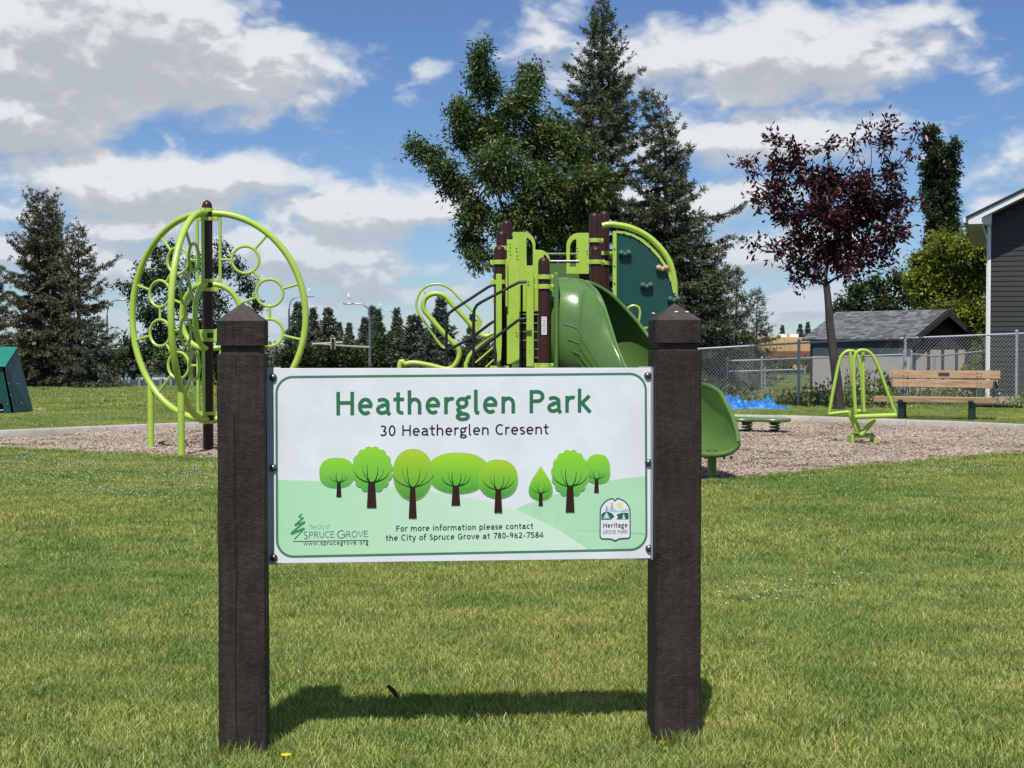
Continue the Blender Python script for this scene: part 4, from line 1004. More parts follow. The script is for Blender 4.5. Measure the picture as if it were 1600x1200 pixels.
    for i, r_ in enumerate(arr):
        a = cen[max(i-2, 0)]; c = cen[min(i+2, len(cen)-1)]; T = c-a; T.z = 0; T.normalize()
        N = Vector((-T.y, T.x, 0))    # far side (left of travel): for travel to the right this points away from the camera
        _, _, _, ra, rb, tn, tf = r_
        for k in range(seg+1):
            t = R(-tn + (tn+tf)*k/seg); s_, c_ = math.sin(t), math.cos(t)
            q = cen[i] + N*(ra*abs(s_)**.85*(1 if s_ > 0 else -1)) - Z*(rb*abs(c_)**.85*(1 if c_ > 0 else -1)); vs.append(q)
        rimn.append(vs[-seg-1]); rimf.append(vs[-1])
    n = len(arr); fs = [(i*(seg+1)+k, i*(seg+1)+k+1, (i+1)*(seg+1)+k+1, (i+1)*(seg+1)+k) for i in range(n-1) for k in range(seg)]
    m.add(vs, fs); sl = m.build('bucket_slide', M['slide'], root, solid=.022, angle=60)
    m = MB(); i0 = 11; m.tube(rimn[i0:], .020, 10); m.tube(rimf[i0+2:], .022, 10)
    endr = vs[-(seg+1):]; m.tube([p+Vector((0, -.005, 0)) for p in endr], .028, 10)
    m.build('slide_rim', M['slide'], sl)
    # entry hood plate of the slide and moulded ribs on its flank
    MB().box((at(868,500,16.3).x-.01, 16.25, 1.50), (.05, 1.12, 1.24)).build('slide_hood', M['slide'], sl, bevel=.02)
    m = MB()
    for j in range(7):
        f0 = .20+.085*j; pts = []
        for i in range(9+j, 36, 3):
            tn, tf = arr[i][5], arr[i][6]; t = -R(95 - j*10 - (i-10)*.75)
            a = cen[max(i-2, 0)]; c = cen[min(i+2, len(cen)-1)]; T = c-a; T.z = 0; T.normalize(); N = Vector((-T.y, T.x, 0)); s_, c_ = math.sin(t), math.cos(t)
            pts.append(cen[i] + N*(arr[i][3]*abs(s_)**.85*(1 if s_ > 0 else -1)*1.02) - Z*(arr[i][4]*abs(c_)**.85*(1 if c_ > 0 else -1)*1.02))
        m.tube(pts, .008, 6)
    m.build('moulded_rib', M['slide'], sl)
    foot = gp(1113, 750); foot.x = at(1113, 700, 14.4).x; foot.y = 14.42
    MB().tube([Vector((foot.x, foot.y, -.1)), Vector((foot.x, foot.y, .32))], .045, 14).build('slide_support', M['slide'], root)
    m = MB()
    for dx in (-.16, -.08, .10, .17): m.box((foot.x+dx, 14.3, .245), (.02, .04, .03))
    m.build('slide_foot_lugs', M['slide'], root)
    # teal climbing wall with lime quarter arch -----------------
    Yw = 17.9
    arcp = [(963,364),(975,365.5),(990,370),(1003,378),(1016,389),(1028,402),(1037,415),(1044,429),(1049,444),(1052,458)]
    wall = arcp + [(1055,470),(1055,712),(963,712)]
    cw = MB().plate([at(x, y, Yw) for x, y in wall], (0, .03, 0)).build('climbing_wall', M['teal'], root, smooth=False)
    MB().plate([at(x, y, Yw-.012) for x, y in ((957.5,361),(963.5,361.5),(963.5,712),(957.5,712))], (0, .05, 0)).build('wall_edge', M['lime'], cw, smooth=False, bevel=.003)
    band = [(963,360.5),(975,361.5),(990,366),(1005,374),(1019,386),(1031,399),(1040.5,413),(1048,428),(1053,443),(1056,458)]
    MB().add([at(x, y, Yw-.014) for x, y in arcp] + [at(x, y, Yw-.014) for x, y in band] + [at(x, y, Yw+.05) for x, y in arcp] + [at(x, y, Yw+.05) for x, y in band],
             [(i, i+1, 11+i, 10+i) for i in range(9)] + [(20+i, 30+i, 31+i, 21+i) for i in range(9)] + [(i, 20+i, 21+i, i+1) for i in range(9)] + [(10+i, 11+i, 31+i, 30+i) for i in range(9)]).build('wall_edge', M['lime'], cw)
    tube = [(941,352.5),(952,350.5),(966,351.5),(982,354.5),(997,360.5),(1012,369),(1026,381),(1038,395),(1047,411),(1052,428),(1054.5,445),(1055,462)]
    MB().tube(smooth_path([at(x, y, Yw+.03) for x, y in tube], 3), .035, 12).build('arch_tube', M['lime'], root)
    m = MB()
    for x, y in ((975,364),(985,367.5),(999,374.5),(1015,387),(1029,403),(1040,420),(1048,440),(1053,458),(960,388),(960,415),(960,442),(960,470)): MB().sphere(at(x, y, Yw-.02), .011, 7, 5, (1, .6, 1)).build('wall_bolt', M['steel'], cw)
    for x, y, mt in ((976.5,396,'hold_green'),(1035,419,'hold_tan'),(1010.5,446.5,'hold_green'),(987,503,'hold_green'),(1053,468,'hold_green')):
        c = at(x, y, Yw-.03); m = MB()
        for dx, dz, r in ((-.037, .004, .032), (.037, .006, .032), (0, -.012, .028)): m.sphere(c+Vector((dx*1.15, 0, dz)), r*1.2, 12, 8, (1, 1.1, .95))
        m.build('climbing_hold', M[mt], cw)
    MB().tube(smooth_path([at(x, y, 17.0) for x, y in ((976,488),(983,480),(991,477.5),(998,481),(1000,490),(998,504),(996,517))], 4), .014, 10).build('grab_loop', M['lime'], root)
    MB().tube([at(997,517,17.0), at(1008,513,17.0), at(1012,512,17.2)], .014, 8).build('grab_loop', M['lime'], root)
    return root
make_play()

# ------------------------------------------------------------------ stand-on rocker
def make_rocker():
    b = Vector((at(1347, 600, 19.7).x, 19.7, 0)); root = empty('standing_rocker', b, 'lime green stand-on rocker with two hooped handles on the wood chips', 'rocker')
    Yf, Yb = 19.45, 19.95
    def T(pts, Y, r, name, sm=True): P = [at(x, y, Y) for x, y in pts]; MB().tube(smooth_path(P, 4) if sm else P, r, 12).build(name, M['lime'], root)
    T([(1399,645),(1388,616),(1375,580),(1366,560),(1358,550),(1348,547),(1339,550),(1334.5,561),(1334,580),(1335,610),(1337,646)], Yf, .022, 'hoop_handle')
    T([(1348.5,548),(1349,600),(1350,643)], Yf+.08, .021, 'handle_bar')
    T([(1296,643),(1302,610),(1309,575),(1314,558),(1321,550),(1329,548),(1337,551),(1342,563),(1346,590),(1349,641)], Yb, .022, 'hoop_handle')
    T([(1328,548),(1332,590),(1336.5,643)], Yb-.08, .021, 'handle_bar')
    def bar(a, c, Y, r, name): MB().tube([at(*a, Y), at(*c, Y)], r, 14).build(name, M['lime'], root)
    bar((1335,651.5), (1400.5,649), Yf, .034, 'foot_bar'); bar((1293.5,647), (1326,643.5), Yb, .024, 'foot_bar')
    bar((1326,643), (1343,678), Yb-.1, .036, 'swing_arm'); bar((1366,655), (1345,680), Yf+.1, .036, 'swing_arm'); bar((1330,643),(1353,642), 19.75, .026, 'pivot_tube')
    bar((1334,648),(1345,678), Yf+.1, .024, 'swing_arm')
    m = MB(); c = b
    m.box(at(1347, 680, 19.7), (.27, .22, .06)); m.box((b.x-.15, 19.7, .055), (.03, .26, .17)); m.box((b.x+.15, 19.7, .055), (.03, .26, .17)); m.box((b.x, 19.62, .045), (.30, .02, .03))
    m.build('base_frame', M['lime'], root, smooth=False, bevel=.006)
    m = MB()
    for dx in (-.10, -.03, .05, .11): m.sphere((b.x+dx, 19.585, .15), .016, 8, 5)
    m.build('base_bolts', M['dark_steel'], root)
make_rocker()

# ------------------------------------------------------------------ double disc spring board
def make_spring_board():
    Y = 22.4; b = Vector((at(1188, 600, Y).x, Y, 0)); root = empty('spring_board', b, 'low green twin-disc balance board on two coil springs', 'spring board')
    z = at(1188, 656, Y).z; c1 = at(1160, 654, Y); c2 = at(1208, 656, Y-.15)
    def disc_outline(n=24):
        o = []
        for i in range(n+1): t = R(55+250*i/n); o.append((c1.x+.30*math.cos(t), c1.y+.27*math.sin(t)))
        for i in range(n+1): t = R(-125+250*i/n); o.append((c2.x+.27*math.cos(t), c2.y+.25*math.sin(t)))
        return o
    o = disc_outline(); MB().plate([(x, y, z-.02) for x, y in o], (0, 0, .055)).build('deck_board', M['slide'], root, bevel=.018)
    for cx in (at(1167, 670, Y), at(1211, 670, Y)):
        P = []; n = 72
        for i in range(n+1): a = 2*math.pi*3.4*i/n; P.append(Vector((cx.x+.072*math.cos(a), Y+.072*math.sin(a), .03+(z-.06)*i/n)))
        MB().tube(P, .012, 8).build('coil_spring', M['slide'], root)
        MB().lathe((cx.x, Y, z-.05), [(.06,-.01),(.085,0),(.085,.03),(.06,.03)], 16).build('spring_plate', M['black'], root)
make_spring_board()

# ------------------------------------------------------------------ bench
def make_bench():
    Yb = 26.0; ang = R(-21); c = Vector((at(1470, 600, Yb).x, Yb, 0))
    root = empty('park_bench', c, 'wooden plank park bench with dark green legs beside the chain link fence', 'bench', rz=ang)
    s = Yb/F
    L = 2.10
    zs = .43; zb1, zb2 = .865, .70
    for i, y in enumerate((-.22, -.10, .02)):
        MB().box((-.085, y, zs-.045), (2.09, .105, .095)).build('seat_plank', M['bench_wood'], root, smooth=False, bevel=.006)
    tilt = R(12)
    for (z, y, L_, dx) in ((.82, .30, 1.90, .035), (.655, .265, 1.80, .045)):
        MB().box((dx, y, z), (L_, .045, .145), 0, -tilt).build('back_plank', M['bench_wood'], root, smooth=False, bevel=.005)
    pq = MB().box((.03, .272, .825), (.19, .006, .06), 0, -tilt).build('plaque', M['plaque'], root, smooth=False)
    for x in (-.66, .53):
        for y in (-.20, .19):
            MB().tube([(x+.10*(y > 0)*0, y, -.05), (x, y, .36)], .052, 16).build('leg', M['bench_green'], root)
        MB().box((x, -.06, .365), (.09, .50, .04)).build('seat_bracket', M['bench_green'], root, smooth=False, bevel=.005)
        MB().tube([(x+.06, .12, .34), (x+.06, .19, .45), (x+.06, .285, .62), (x+.06, .33, .84)], .030, 10).build('back_support', M['bench_green'], root)
    for x in (-.90, .93):
        MB().tube(smooth_path([(x, .24, .60), (x-.02, .16, .70), (x-.03, .02, .705), (x-.03, -.12, .67), (x-.03, -.19, .56), (x-.03, -.19, .42)], 5), .019, 10).build('arm_rest', M['bench_green'], root)
    m = MB()
    for x in (-.66, -.60, .60, .66, -.87):
        for z, y in ((.85, .275), (.80, .262), (.68, .243), (.635, .230)): m.sphere((x, y-.004, z), .010, 7, 5)
    m.build('coach_bolts', M['steel'], root)
make_bench()

# ------------------------------------------------------------------ teal play house at the left edge
def make_playhouse():
    Y = 28.0; b = Vector((at(20, 600, Y).x, Y, 0)); root = empty('play_house', b, 'dark teal slant-sided play hut with a lighter roof panel and dark opening', 'play hut')
    def P(pts, Y_, th, name, mat): MB().plate([at(x, y, Y_) for x, y in pts], th).build(name, M[mat], root, smooth=False, bevel=.004)
    # front wall, leaning side and sloping roof panel
    P([(-120,576),(8,574),(8,578),(23,650),(5,650),(5,634),(3,631),(-60,631),(-60,650),(-120,650)], Y, (0,.04,0), 'front_panel', 'teal')
    a = [at(8,575,Y), at(27,546,Y+1.1), at(52,641,Y+1.3), at(51,645,Y+.9), at(23,650,Y)]
    MB().add([tuple(p) for p in a] + [tuple(p+Vector((-.05,.0,0))) for p in a], [(0,1,2,3,4)[::-1], (5,6,7,8,9), (0,1,6,5), (1,2,7,6), (2,3,8,7), (3,4,9,8), (4,0,5,9)]).build('side_panel', M['teal'], root, smooth=False)
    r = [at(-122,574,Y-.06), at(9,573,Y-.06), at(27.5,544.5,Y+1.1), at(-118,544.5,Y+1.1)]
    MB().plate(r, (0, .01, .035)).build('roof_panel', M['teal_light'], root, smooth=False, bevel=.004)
    MB().plate([at(-120,560,Y+1.25), at(30,560,Y+1.25), at(50,640,Y+1.25), at(-120,640,Y+1.25)], (0,.03,0)).build('back_panel', M['teal'], root, smooth=False)
    m = MB()
    for x, y in ((14,600),(17,618),(28,600),(34,630),(12,632)): m.sphere(at(x, y, Y-.01), .015, 6, 4)
    m.build('panel_bolts', M['steel'], root)
make_playhouse()

# ------------------------------------------------------------------ blue tarpaulin heap
def make_tarp():
    Y = 30.2; x0, x1 = at(1105, 600, Y).x, at(1240, 600, Y).x; nx, ny = 120, 40
    g = np.random.default_rng(3); X, Yy = np.meshgrid(np.linspace(x0, x1, nx), np.linspace(Y-.35, Y+.75, ny)); u = (X-x0)/(x1-x0); v = (Yy-Y+.35)/1.1
    env = np.interp(u, [0, .08, .3, .52, .62, .75, .82, .92, 1], [.24, .30, .26, .15, .20, .24, .10, .06, .03]) * np.sin(np.pi*np.clip(v, 0, 1))**.4
    H = np.zeros_like(X)
    for k in range(34):
        a = g.uniform(0, np.pi); f = g.uniform(7, 45); ph = g.uniform(0, 6.28); H += np.abs(np.sin((X*np.cos(a)+Yy*np.sin(a))*f+ph))*(1/f)
    H = (H-H.min())/(H.max()-H.min()); Z = env*(.35+.95*H)+.01
    X = X+g.normal(0, .006, X.shape); V = np.stack([X.ravel(), Yy.ravel(), Z.ravel()], 1); i, j = np.meshgrid(np.arange(ny-1), np.arange(nx-1), indexing='ij'); a = (i*nx+j).ravel()
    m, nt, b = newmat('blue_tarpaulin'); v_ = coords(nt, 1); c = ramp(nt, noise(nt, v_, 9, 5, .7), [(.35, (.01, .08, .30)), (.52, (.02, .20, .58)), (.72, (.28, .48, .72))]); nt.links.new(c, b.inputs['Base Color']); b.inputs['Roughness'].default_value = .35; bump(nt, b, noise(nt, v_, 26, 5, .7, 1.0), .8, .03)
    me = np_mesh('blue_tarpaulin', V, np.stack([a, a+1, a+nx+1, a+nx], 1), m); tag(link_mesh('blue_tarpaulin', me), 'crumpled blue plastic tarpaulin lying along the foot of the chain link fence', 'tarpaulin')
make_tarp()
# ------------------------------------------------------------------ trees
def unit(a): return a/np.maximum(np.linalg.norm(a, axis=-1, keepdims=True), 1e-9)
def leaf_quads(name, pos, d, L_, W_, tint, mat, g, fold=0.0):
    n = len(pos); d = unit(d); r = unit(np.cross(d, g.normal(size=(n, 3)))); L_ = L_[:,None]; W_ = W_[:,None]; nn = np.cross(d, r)
    V = np.stack([pos, pos+d*L_*.45+r*W_*.5+nn*W_*fold, pos+d*L_, pos+d*L_*.45-r*W_*.5+nn*W_*fold], 1).reshape(-1, 3); b = np.arange(n)*4
    if fold:
        Fq = np.concatenate([np.stack([b, b+1, b+2], 1), np.stack([b, b+2, b+3], 1)])
    else: Fq = np.stack([b, b+1, b+2, b+3], 1)
    return np_mesh(name, V, Fq, mat, np.repeat(tint, 4))
def barkmat(name, lo, hi, sc=12):
    m, nt, b = newmat(name); n = noise(nt, coords(nt, (1, 1, .25)), sc, 6, .7, .5); nt.links.new(ramp(nt, n, [(.3, lo), (.7, hi)]), b.inputs['Base Color']); b.inputs['Roughness'].default_value = .9; bump(nt, b, n, .9, .03); return m
M['bark'] = barkmat('grey_brown_bark', (.035, .027, .022), (.12, .095, .075))
M['bark_spruce'] = barkmat('spruce_bark', (.02, .015, .012), (.075, .055, .04))
M['bark_plum'] = barkmat('plum_bark', (.018, .015, .015), (.085, .072, .068), 9)
SPR = [(0, (.028, .040, .022)), (.45, (.070, .090, .048)), (.8, (.130, .155, .085)), (1, (.19, .18, .11))]
M['spruce'] = leafmat('spruce_needles', SPR, .12, .6)
M['spruce_brown'] = leafmat('spruce_needles_with_brown', [(0, (.034, .038, .024)), (.4, (.080, .084, .050)), (.8, (.140, .138, .080)), (1, (.20, .165, .10))], .12, .6)
M['spruce_blue'] = leafmat('blue_spruce_needles', [(0, (.034, .046, .036)), (.5, (.085, .108, .082)), (.8, (.14, .17, .13)), (1, (.19, .22, .17))], .12, .6)
M['ash'] = leafmat('ash_leaves', [(0, (.026, .052, .016)), (.5, (.075, .125, .034)), (.85, (.15, .215, .055)), (1, (.28, .34, .11))], .30, .42, .5, .4)
M['elm'] = leafmat('broad_leaves', [(0, (.018, .036, .014)), (.6, (.040, .075, .025)), (1, (.08, .12, .04))], .3, .5)
M['maple'] = leafmat('yellow_green_leaves', [(0, (.09, .14, .02)), (.6, (.21, .26, .035)), (1, (.34, .35, .06))], .35, .5)
M['aspen'] = leafmat('columnar_aspen_leaves', [(0, (.016, .032, .012)), (.6, (.036, .062, .022)), (1, (.075, .105, .04))], .25, .4, .8, .4)
M['plum'] = leafmat('purple_plum_leaves', [(0, (.018, .005, .010)), (.55, (.050, .012, .020)), (.9, (.115, .030, .038)), (1, (.15, .07, .07))], .22, .38, .8, .45)
M['hedge'] = leafmat('dark_hedge_leaves', [(0, (.016, .030, .010)), (.6, (.040, .066, .020)), (1, (.09, .12, .04))], .25, .5)

def spruce_meshes(h, r, seed, mat, dens=1.0, pw=.85, gap=.15, top_lean=None, whorl=.27, need=(.085, .022), per=13, bare=.04, out_branch=None):
    g = np.random.default_rng(seed); tr = MB(); POS = []; DIR = []; TI = []
    zs = [bare*h]
    lean = lambda z: np.array([0, 0]) if top_lean is None else np.array(top_lean)*max(0, (z/h-.8)/.2)**1.6
    n = 14; tr.tube([(lean(h*i/n)[0], lean(h*i/n)[1], h*i/n*(1 if i < n else .995)) for i in range(n+1)], [max(.008, .02*h*(1-i/n)**.9) for i in range(n+1)], 8)
    z = bare*h
    while z < h*.985:
        f = z/h; k = max(3, int(round((4.2+3.0*(1-f))*dens))); a0 = g.uniform(0, 6.28)
        for j in range(k):
            if g.random() < gap*.5 and f < .85: continue
            a = a0 + 6.283*j/k + g.normal(0, .18); L_ = r*(1-f)**pw*g.choice((g.uniform(.45, .75), g.uniform(.75, 1.2)), p=(.4, .6))+.05
            if out_branch:
                for (oz, oa, ol) in out_branch:
                    if abs(z-oz) < whorl*.6 and abs(((a-oa+3.14) % 6.283)-3.14) < .45: L_ = ol; a = oa
            zz = z + g.normal(0, .05); up = .75*f - .12 + g.normal(0, .16); dr = .55*(1-f)+.10; x0, y0 = lean(z)
            ts = np.linspace(0, 1, 8); out = L_*ts; dz = L_*(up*ts - dr*ts**2 + .38*ts**3)
            path = np.stack([x0+np.cos(a)*out, y0+np.sin(a)*out, zz+dz], 1)
            if L_ > .35: tr.tube([tuple(p) for p in path[::2]]+[tuple(path[-1])], [max(.005, .016*L_**.6*(1-.8*t)) for t in (0, .286, .571, .857, 1)], 4, caps=False)
            nt_ = max(4, int(L_/.055*dens)); tt = np.clip(g.uniform(.10, 1.0, nt_)**.8, 0, 1); tt[-1] = 1.0
            for t in tt:
                p = np.array([np.interp(t, ts, path[:,i]) for i in range(3)]); tan = np.array([math.cos(a), math.sin(a), up-2*dr*t+1.1*t*t]); tan /= np.linalg.norm(tan)
                side = np.array([-math.sin(a), math.cos(a), 0])*g.choice((-1, 1)); tl = (.12+.24*(1-t)*L_**.6)*g.uniform(.6, 1.2)*(1 if f < .8 else .7)
                dirn = tan*g.uniform(.35, 1.0) + side*(.95 if t < .98 else .1) + np.array([0, 0, -.30*(1-f)-.05+g.normal(0, .22)]); dirn /= np.linalg.norm(dirn)
                m = max(6, int(per*1.6*tl/.22)); s = g.uniform(0, 1, m)[:,None]; q = p + dirn*tl*s + np.array([0, 0, -1])*tl*.35*s**2*(1-f); q = q + g.normal(0, .012, (m, 3))
                d = dirn*.7 + g.normal(0, .55, (m, 3)) + np.array([0, 0, .05]); POS.append(q); DIR.append(d); base = g.uniform(.15, .75); TI.append(np.clip(base + .25*s[:,0] + g.normal(0, .12, m), 0, 1))
        z += whorl*(.65+.6*(1-f))*g.uniform(.7, 1.2)
    POS = np.concatenate(POS); DIR = np.concatenate(DIR); TI = np.concatenate(TI); m = len(POS)
    fm = leaf_quads('needles', POS, DIR, need[0]*1.1*g.uniform(.7, 1.3, m), need[1]*.95*g.uniform(.7, 1.3, m), TI, mat, g)
    t = bpy.data.meshes.new('trunk'); t.from_pydata(tr.v, [], tr.f); t.materials.append(M['bark_spruce']); t.polygons.foreach_set('use_smooth', [True]*len(t.polygons))
    return t, fm
def place_tree(meshes, loc, label, cat='tree', group=None, name='spruce_tree', scale=1.0, rz=0, sz=None):
    root = empty(name, loc, label, cat, group); root.rotation_euler.z = rz; root.scale = (scale, scale, sz or scale)
    link_mesh('trunk', meshes[0], root); link_mesh('crown', meshes[1], root); return root
def zg(Y, x=-9): return float(ground_z(x, Y))

def broad_tree(name, label, Y, base_px, trunk_px, lobes, leaf=(.10, .04), per=26, mat='ash', bark='bark', r0=.12, seed=1, twl=1.0, tden=1.0, depth=.8, fork=None, droop=.15, group=None, fold=0.12, spread=.055, base_z=None):
    g = np.random.default_rng(seed); B = at(base_px, 600, Y); bz = zg(Y, B.x) if base_z is None else base_z; base = Vector((B.x, Y, bz)); root = empty(name, base, label, 'tree', group)
    s = Y/F; tr = MB(); tp = [Vector((base.x, Y, bz-.1))] + [at(x, y, Y) for x, y in trunk_px]; n = len(tp)
    path = smooth_path(tp, 4); tr.tube(path, [r0*(1.15 if i == 0 else 1)*(1-.45*i/len(path)) for i in range(len(path))], 12)
    top = tp[-1]; POS = []; DIR = []; TI = []
    lobes = sorted(lobes, key=lambda l: (l[0]-trunk_px[-1][0])**2+(l[1]-trunk_px[-1][1])**2); hearts = []
    for li, (lx_, ly_, rx, ry, w) in enumerate(lobes):
        c = at(lx_, ly_, Y); off = g.uniform(-1, 1)*depth*max(rx, ry)*s*.9; c.y += off
        R3 = np.array([rx*s, max(rx, ry)*s*depth, ry*s]); cn = np.array(c)
        # limb from the trunk to the heart of this part of the crown
        j = min(n-1, max(1, n-1 if c.z > tp[-1].z else n-1)); a = tp[j]
        if hearts:
            dc = (c-top).length; h0 = min(hearts+[top], key=lambda q: (q-c).length + .55*(q-top).length + (.0 if (q-top).length < dc*.85 else 9)); a = h0
        hearts.append(c.copy())
        mid = a.lerp(c, .5) + Vector((g.normal(0, .08), g.normal(0, .08), -.06*(c-a).length)); lp = smooth_path([a, mid, c], 5); tr.tube(lp, [max(.008, r0*.34*max(.18, 1-.30*(a-top).length-.6*i/len(lp))) for i in range(len(lp))], 6, caps=False)
        k = max(5, int(26*tden*w*(R3[0]*R3[2]/.25)**.9))
        u = unit(g.normal(size=(k, 3)))*(g.uniform(0, 1, k)**.42)[:,None]; tg = cn + u*R3*g.uniform(.85, 1.13, k)[:,None]
        for q in tg:
            st = cn + (q-cn)*g.uniform(.1, .45) + g.normal(0, .03, 3); v = q-st; ln = np.linalg.norm(v)+1e-6
            if ln < .25*twl: v = v/ln*.25*twl; q = st+v; ln = .25*twl
            upb = np.array([0, 0, 1])*ln*.15
            if g.random() < .55: tr.tube([tuple(st), tuple(st+v*.5+upb*.4), tuple(q)], [.011, .008, .003], 4, caps=False)
            m = int(per*(.5+ln/.9)); t = g.uniform(.15, 1.05, m)[:,None]; p = st + v*t + upb*(t*(1-t))*1.6 + g.normal(0, spread, (m, 3))
            d = unit(v[None,:])*.6 + g.normal(0, .7, (m, 3)) + np.array([0, 0, -droop]); POS.append(p); DIR.append(d); b0 = g.uniform(.1, .75); TI.append(np.clip(b0+g.normal(0, .18, m)+(g.random(m) < .05)*.5, 0, 1))
    POS = np.concatenate(POS)-np.array(base); DIR = np.concatenate(DIR); TI = np.concatenate(TI); m = len(POS)
    link_mesh('crown', leaf_quads('crown', POS, DIR, leaf[0]*g.uniform(.65, 1.25, m), leaf[1]*g.uniform(.7, 1.2, m), TI, M[mat], g, fold), root)
    tr.build('trunk', M[bark], root, angle=60)
    return root, m
nleaf = 0
def BT(*a, **k):
    global nleaf; r_, m = broad_tree(*a, **k); nleaf += m; return r_

# the big spruce, its neighbours and the ash in front of it
S1 = spruce_meshes(9.75, 2.8, 11, M['spruce'], 1.25, .84, .2, whorl=.25, per=15, need=(.095, .026), out_branch=[(3.4, -.15, 3.1), (2.6, -.4, 3.2)])
place_tree(S1, (at(940,600,36).x, 36, 0), 'tallest spruce with a jagged top behind the play structure and leafy ash')
S2 = spruce_meshes(7.35, 1.6, 23, M['spruce'], 1.2, .75, .2, top_lean=(-.55, -.1), whorl=.22, per=16, need=(.095, .026), out_branch=[(4.2, .1, 1.85), (3.4, -.1, 1.75)])
place_tree(S2, (at(1040,600,35.2).x, 35.2, 0), 'spruce with a drooping bent tip just right of the tallest spruce')
S3 = spruce_meshes(3.6, 1.35, 31, M['spruce'], 1.1, .6, .1, whorl=.2, per=15, need=(.09, .025))
place_tree(S3, (at(1112,600,37.5).x, 37.5, 0), 'short bushy spruce leaning on the chain link fence behind the slide')
S4 = spruce_meshes(3.3, 1.0, 37, M['spruce'], 1.0, .8, .1, whorl=.2, per=13)
place_tree(S4, (at(1150,600,42).x, 42, 0), 'small pointed spruce between the bushy spruce and the orange building', sz=1.05)
place_tree(S4, (at(1182,600,46).x, 46, 0), 'smallest spruce nearest the orange building, beyond the chain link fence', scale=.92, rz=1.9)
place_tree(S3, (at(1078,600,36.2).x, 36.2, 0), 'low bushy spruce half hidden by the right hand sign post', scale=1.1, rz=2.2, sz=1.25)
BT('ash_tree', 'broad green ash tree with an arm reaching left, behind the play structure', 33.0, 836, [(834,560),(838,500),(832,440),(828,400)],
   [(752,92,17,26,1.2),(760,135,28,32,1),(745,115,14,18,1),(828,125,24,32,1.1),(812,165,36,34,1),(722,178,30,28,1),(738,215,42,34,1),(650,232,13,9,1.6),(668,242,18,13,1.4),(690,262,26,19,1.2),(712,290,30,26,1),
    (775,205,42,45,1),(775,270,60,48,1),(848,215,48,58,1),(895,235,40,50,.8),(925,290,45,50,.7),(845,300,62,50,1),(742,335,38,34,1),(735,375,26,26,1),(750,405,24,16,1.1),(800,350,50,36,.9),(870,365,62,34,.8),(905,330,50,40,.7),(835,395,60,22,.7)],
   leaf=(.135, .042), per=27, mat='ash', r0=.15, seed=5, tden=3.0, depth=.9, spread=.085, droop=.25)
# purple plum by the fence
BT('plum_tree', 'purple-leaved plum tree with a bare curving trunk in front of the chain link fence', 30.0, 1312, [(1311,630),(1307,590),(1302,550),(1297,510),(1294,470),(1291,445)],
   [(1213,222,14,13,.9),(1238,238,20,16,.9),(1165,258,9,5,1.2),(1183,263,14,6,1.1),(1222,262,26,20,1),(1260,278,34,30,1),(1300,292,40,36,1),(1345,300,38,40,1),(1186,315,18,12,1),(1210,300,26,22,1),(1235,330,34,26,1),(1280,335,42,32,1.05),(1325,345,46,34,1.05),(1370,330,32,34,1),(1392,272,22,26,.8),(1385,225,14,26,.75),(1383,192,7,9,1),(1361,205,8,14,.8),(1328,232,10,14,.8),(1290,232,14,14,.8),(1398,318,30,20,.9),(1432,318,10,6,1),(1433,205,6,5,1.2),(1420,240,9,10,.7),
    (1250,372,34,22,1),(1298,385,36,24,1),(1345,385,38,26,1),(1385,368,28,26,.9),(1225,395,20,14,.9),(1252,410,20,12,.9),(1345,415,28,14,.8),(1380,400,18,16,.8),(1292,408,30,18,1),(1322,425,26,14,.9),(1262,425,16,12,.9),(1240,440,9,7,1.1),(1178,382,7,8,1),(1400,355,16,20,.8),(1276,432,9,6,.9)],
   leaf=(.14, .058), per=13, mat='plum', bark='bark_plum', r0=.115, seed=8, tden=2.9, depth=.8, spread=.06, droop=.1)
# behind the sheds
BT('columnar_aspen', 'tall narrow columnar aspen rising above the yellow-green maple', 55.0, 1470, [(1470,560),(1470,520),(1470,470),(1469,400)],
   [(1454,208,12,14,1.2),(1462,222,20,14,1.2),(1488,228,10,12,1.2)] + [(x_, y_, 15, 15, 1.1) for y_ in range(240, 470, 17) for x_ in ((1456, 1472, 1487) if y_ < 345 else (1456, 1472, 1482))],
   leaf=(.11, .075), per=26, mat='aspen', r0=.12, seed=12, tden=2.4, depth=1.6, spread=.07)
BT('maple_tree', 'rounded yellow-green maple between the grey-roofed shed and the dark house', 44.0, 1490, [(1490,600),(1490,560),(1488,520),(1486,480)],
   [(1478,388,36,32,1),(1515,385,32,30,1),(1540,400,28,34,1),(1448,412,28,26,1),(1440,440,26,24,1),(1480,440,44,32,1),(1525,440,40,38,1),(1455,480,34,30,1),(1500,490,42,34,1),(1540,500,34,40,1),(1478,520,30,24,.9),(1515,545,34,26,.9),(1545,560,24,24,.8),(1500,575,30,20,.7)],
   leaf=(.105, .07), per=26, mat='maple', r0=.14, seed=15, tden=3.0, depth=.9, spread=.09)
BT('dark_leafy_tree', 'dark green loose tree rising behind the shed roof under the purple plum', 50.0, 1365, [(1365,590),(1366,550),(1368,500)],
   [(1318,482,22,22,1),(1340,462,26,26,1),(1375,450,26,28,1),(1405,440,18,26,.9),(1415,462,18,30,1),(1385,480,34,26,1),(1345,492,36,20,1),(1400,498,30,20,1),(1310,500,20,14,1)],
   leaf=(.15, .07), per=20, mat='elm', r0=.12, seed=17, tden=1.8, depth=.9, spread=.09)
BT('shrub', 'yellow-green shrub at the foot of the dark house behind the bench', 33.8, 1518, [(1518,625),(1517,610)], [(1512,585,24,16,1),(1528,570,12,20,1),(1500,600,20,14,.9),(1525,545,12,14,.9),(1510,610,24,14,.8)],
   leaf=(.10, .07), per=16, mat='maple', r0=.02, seed=19, tden=1.0, depth=.6)
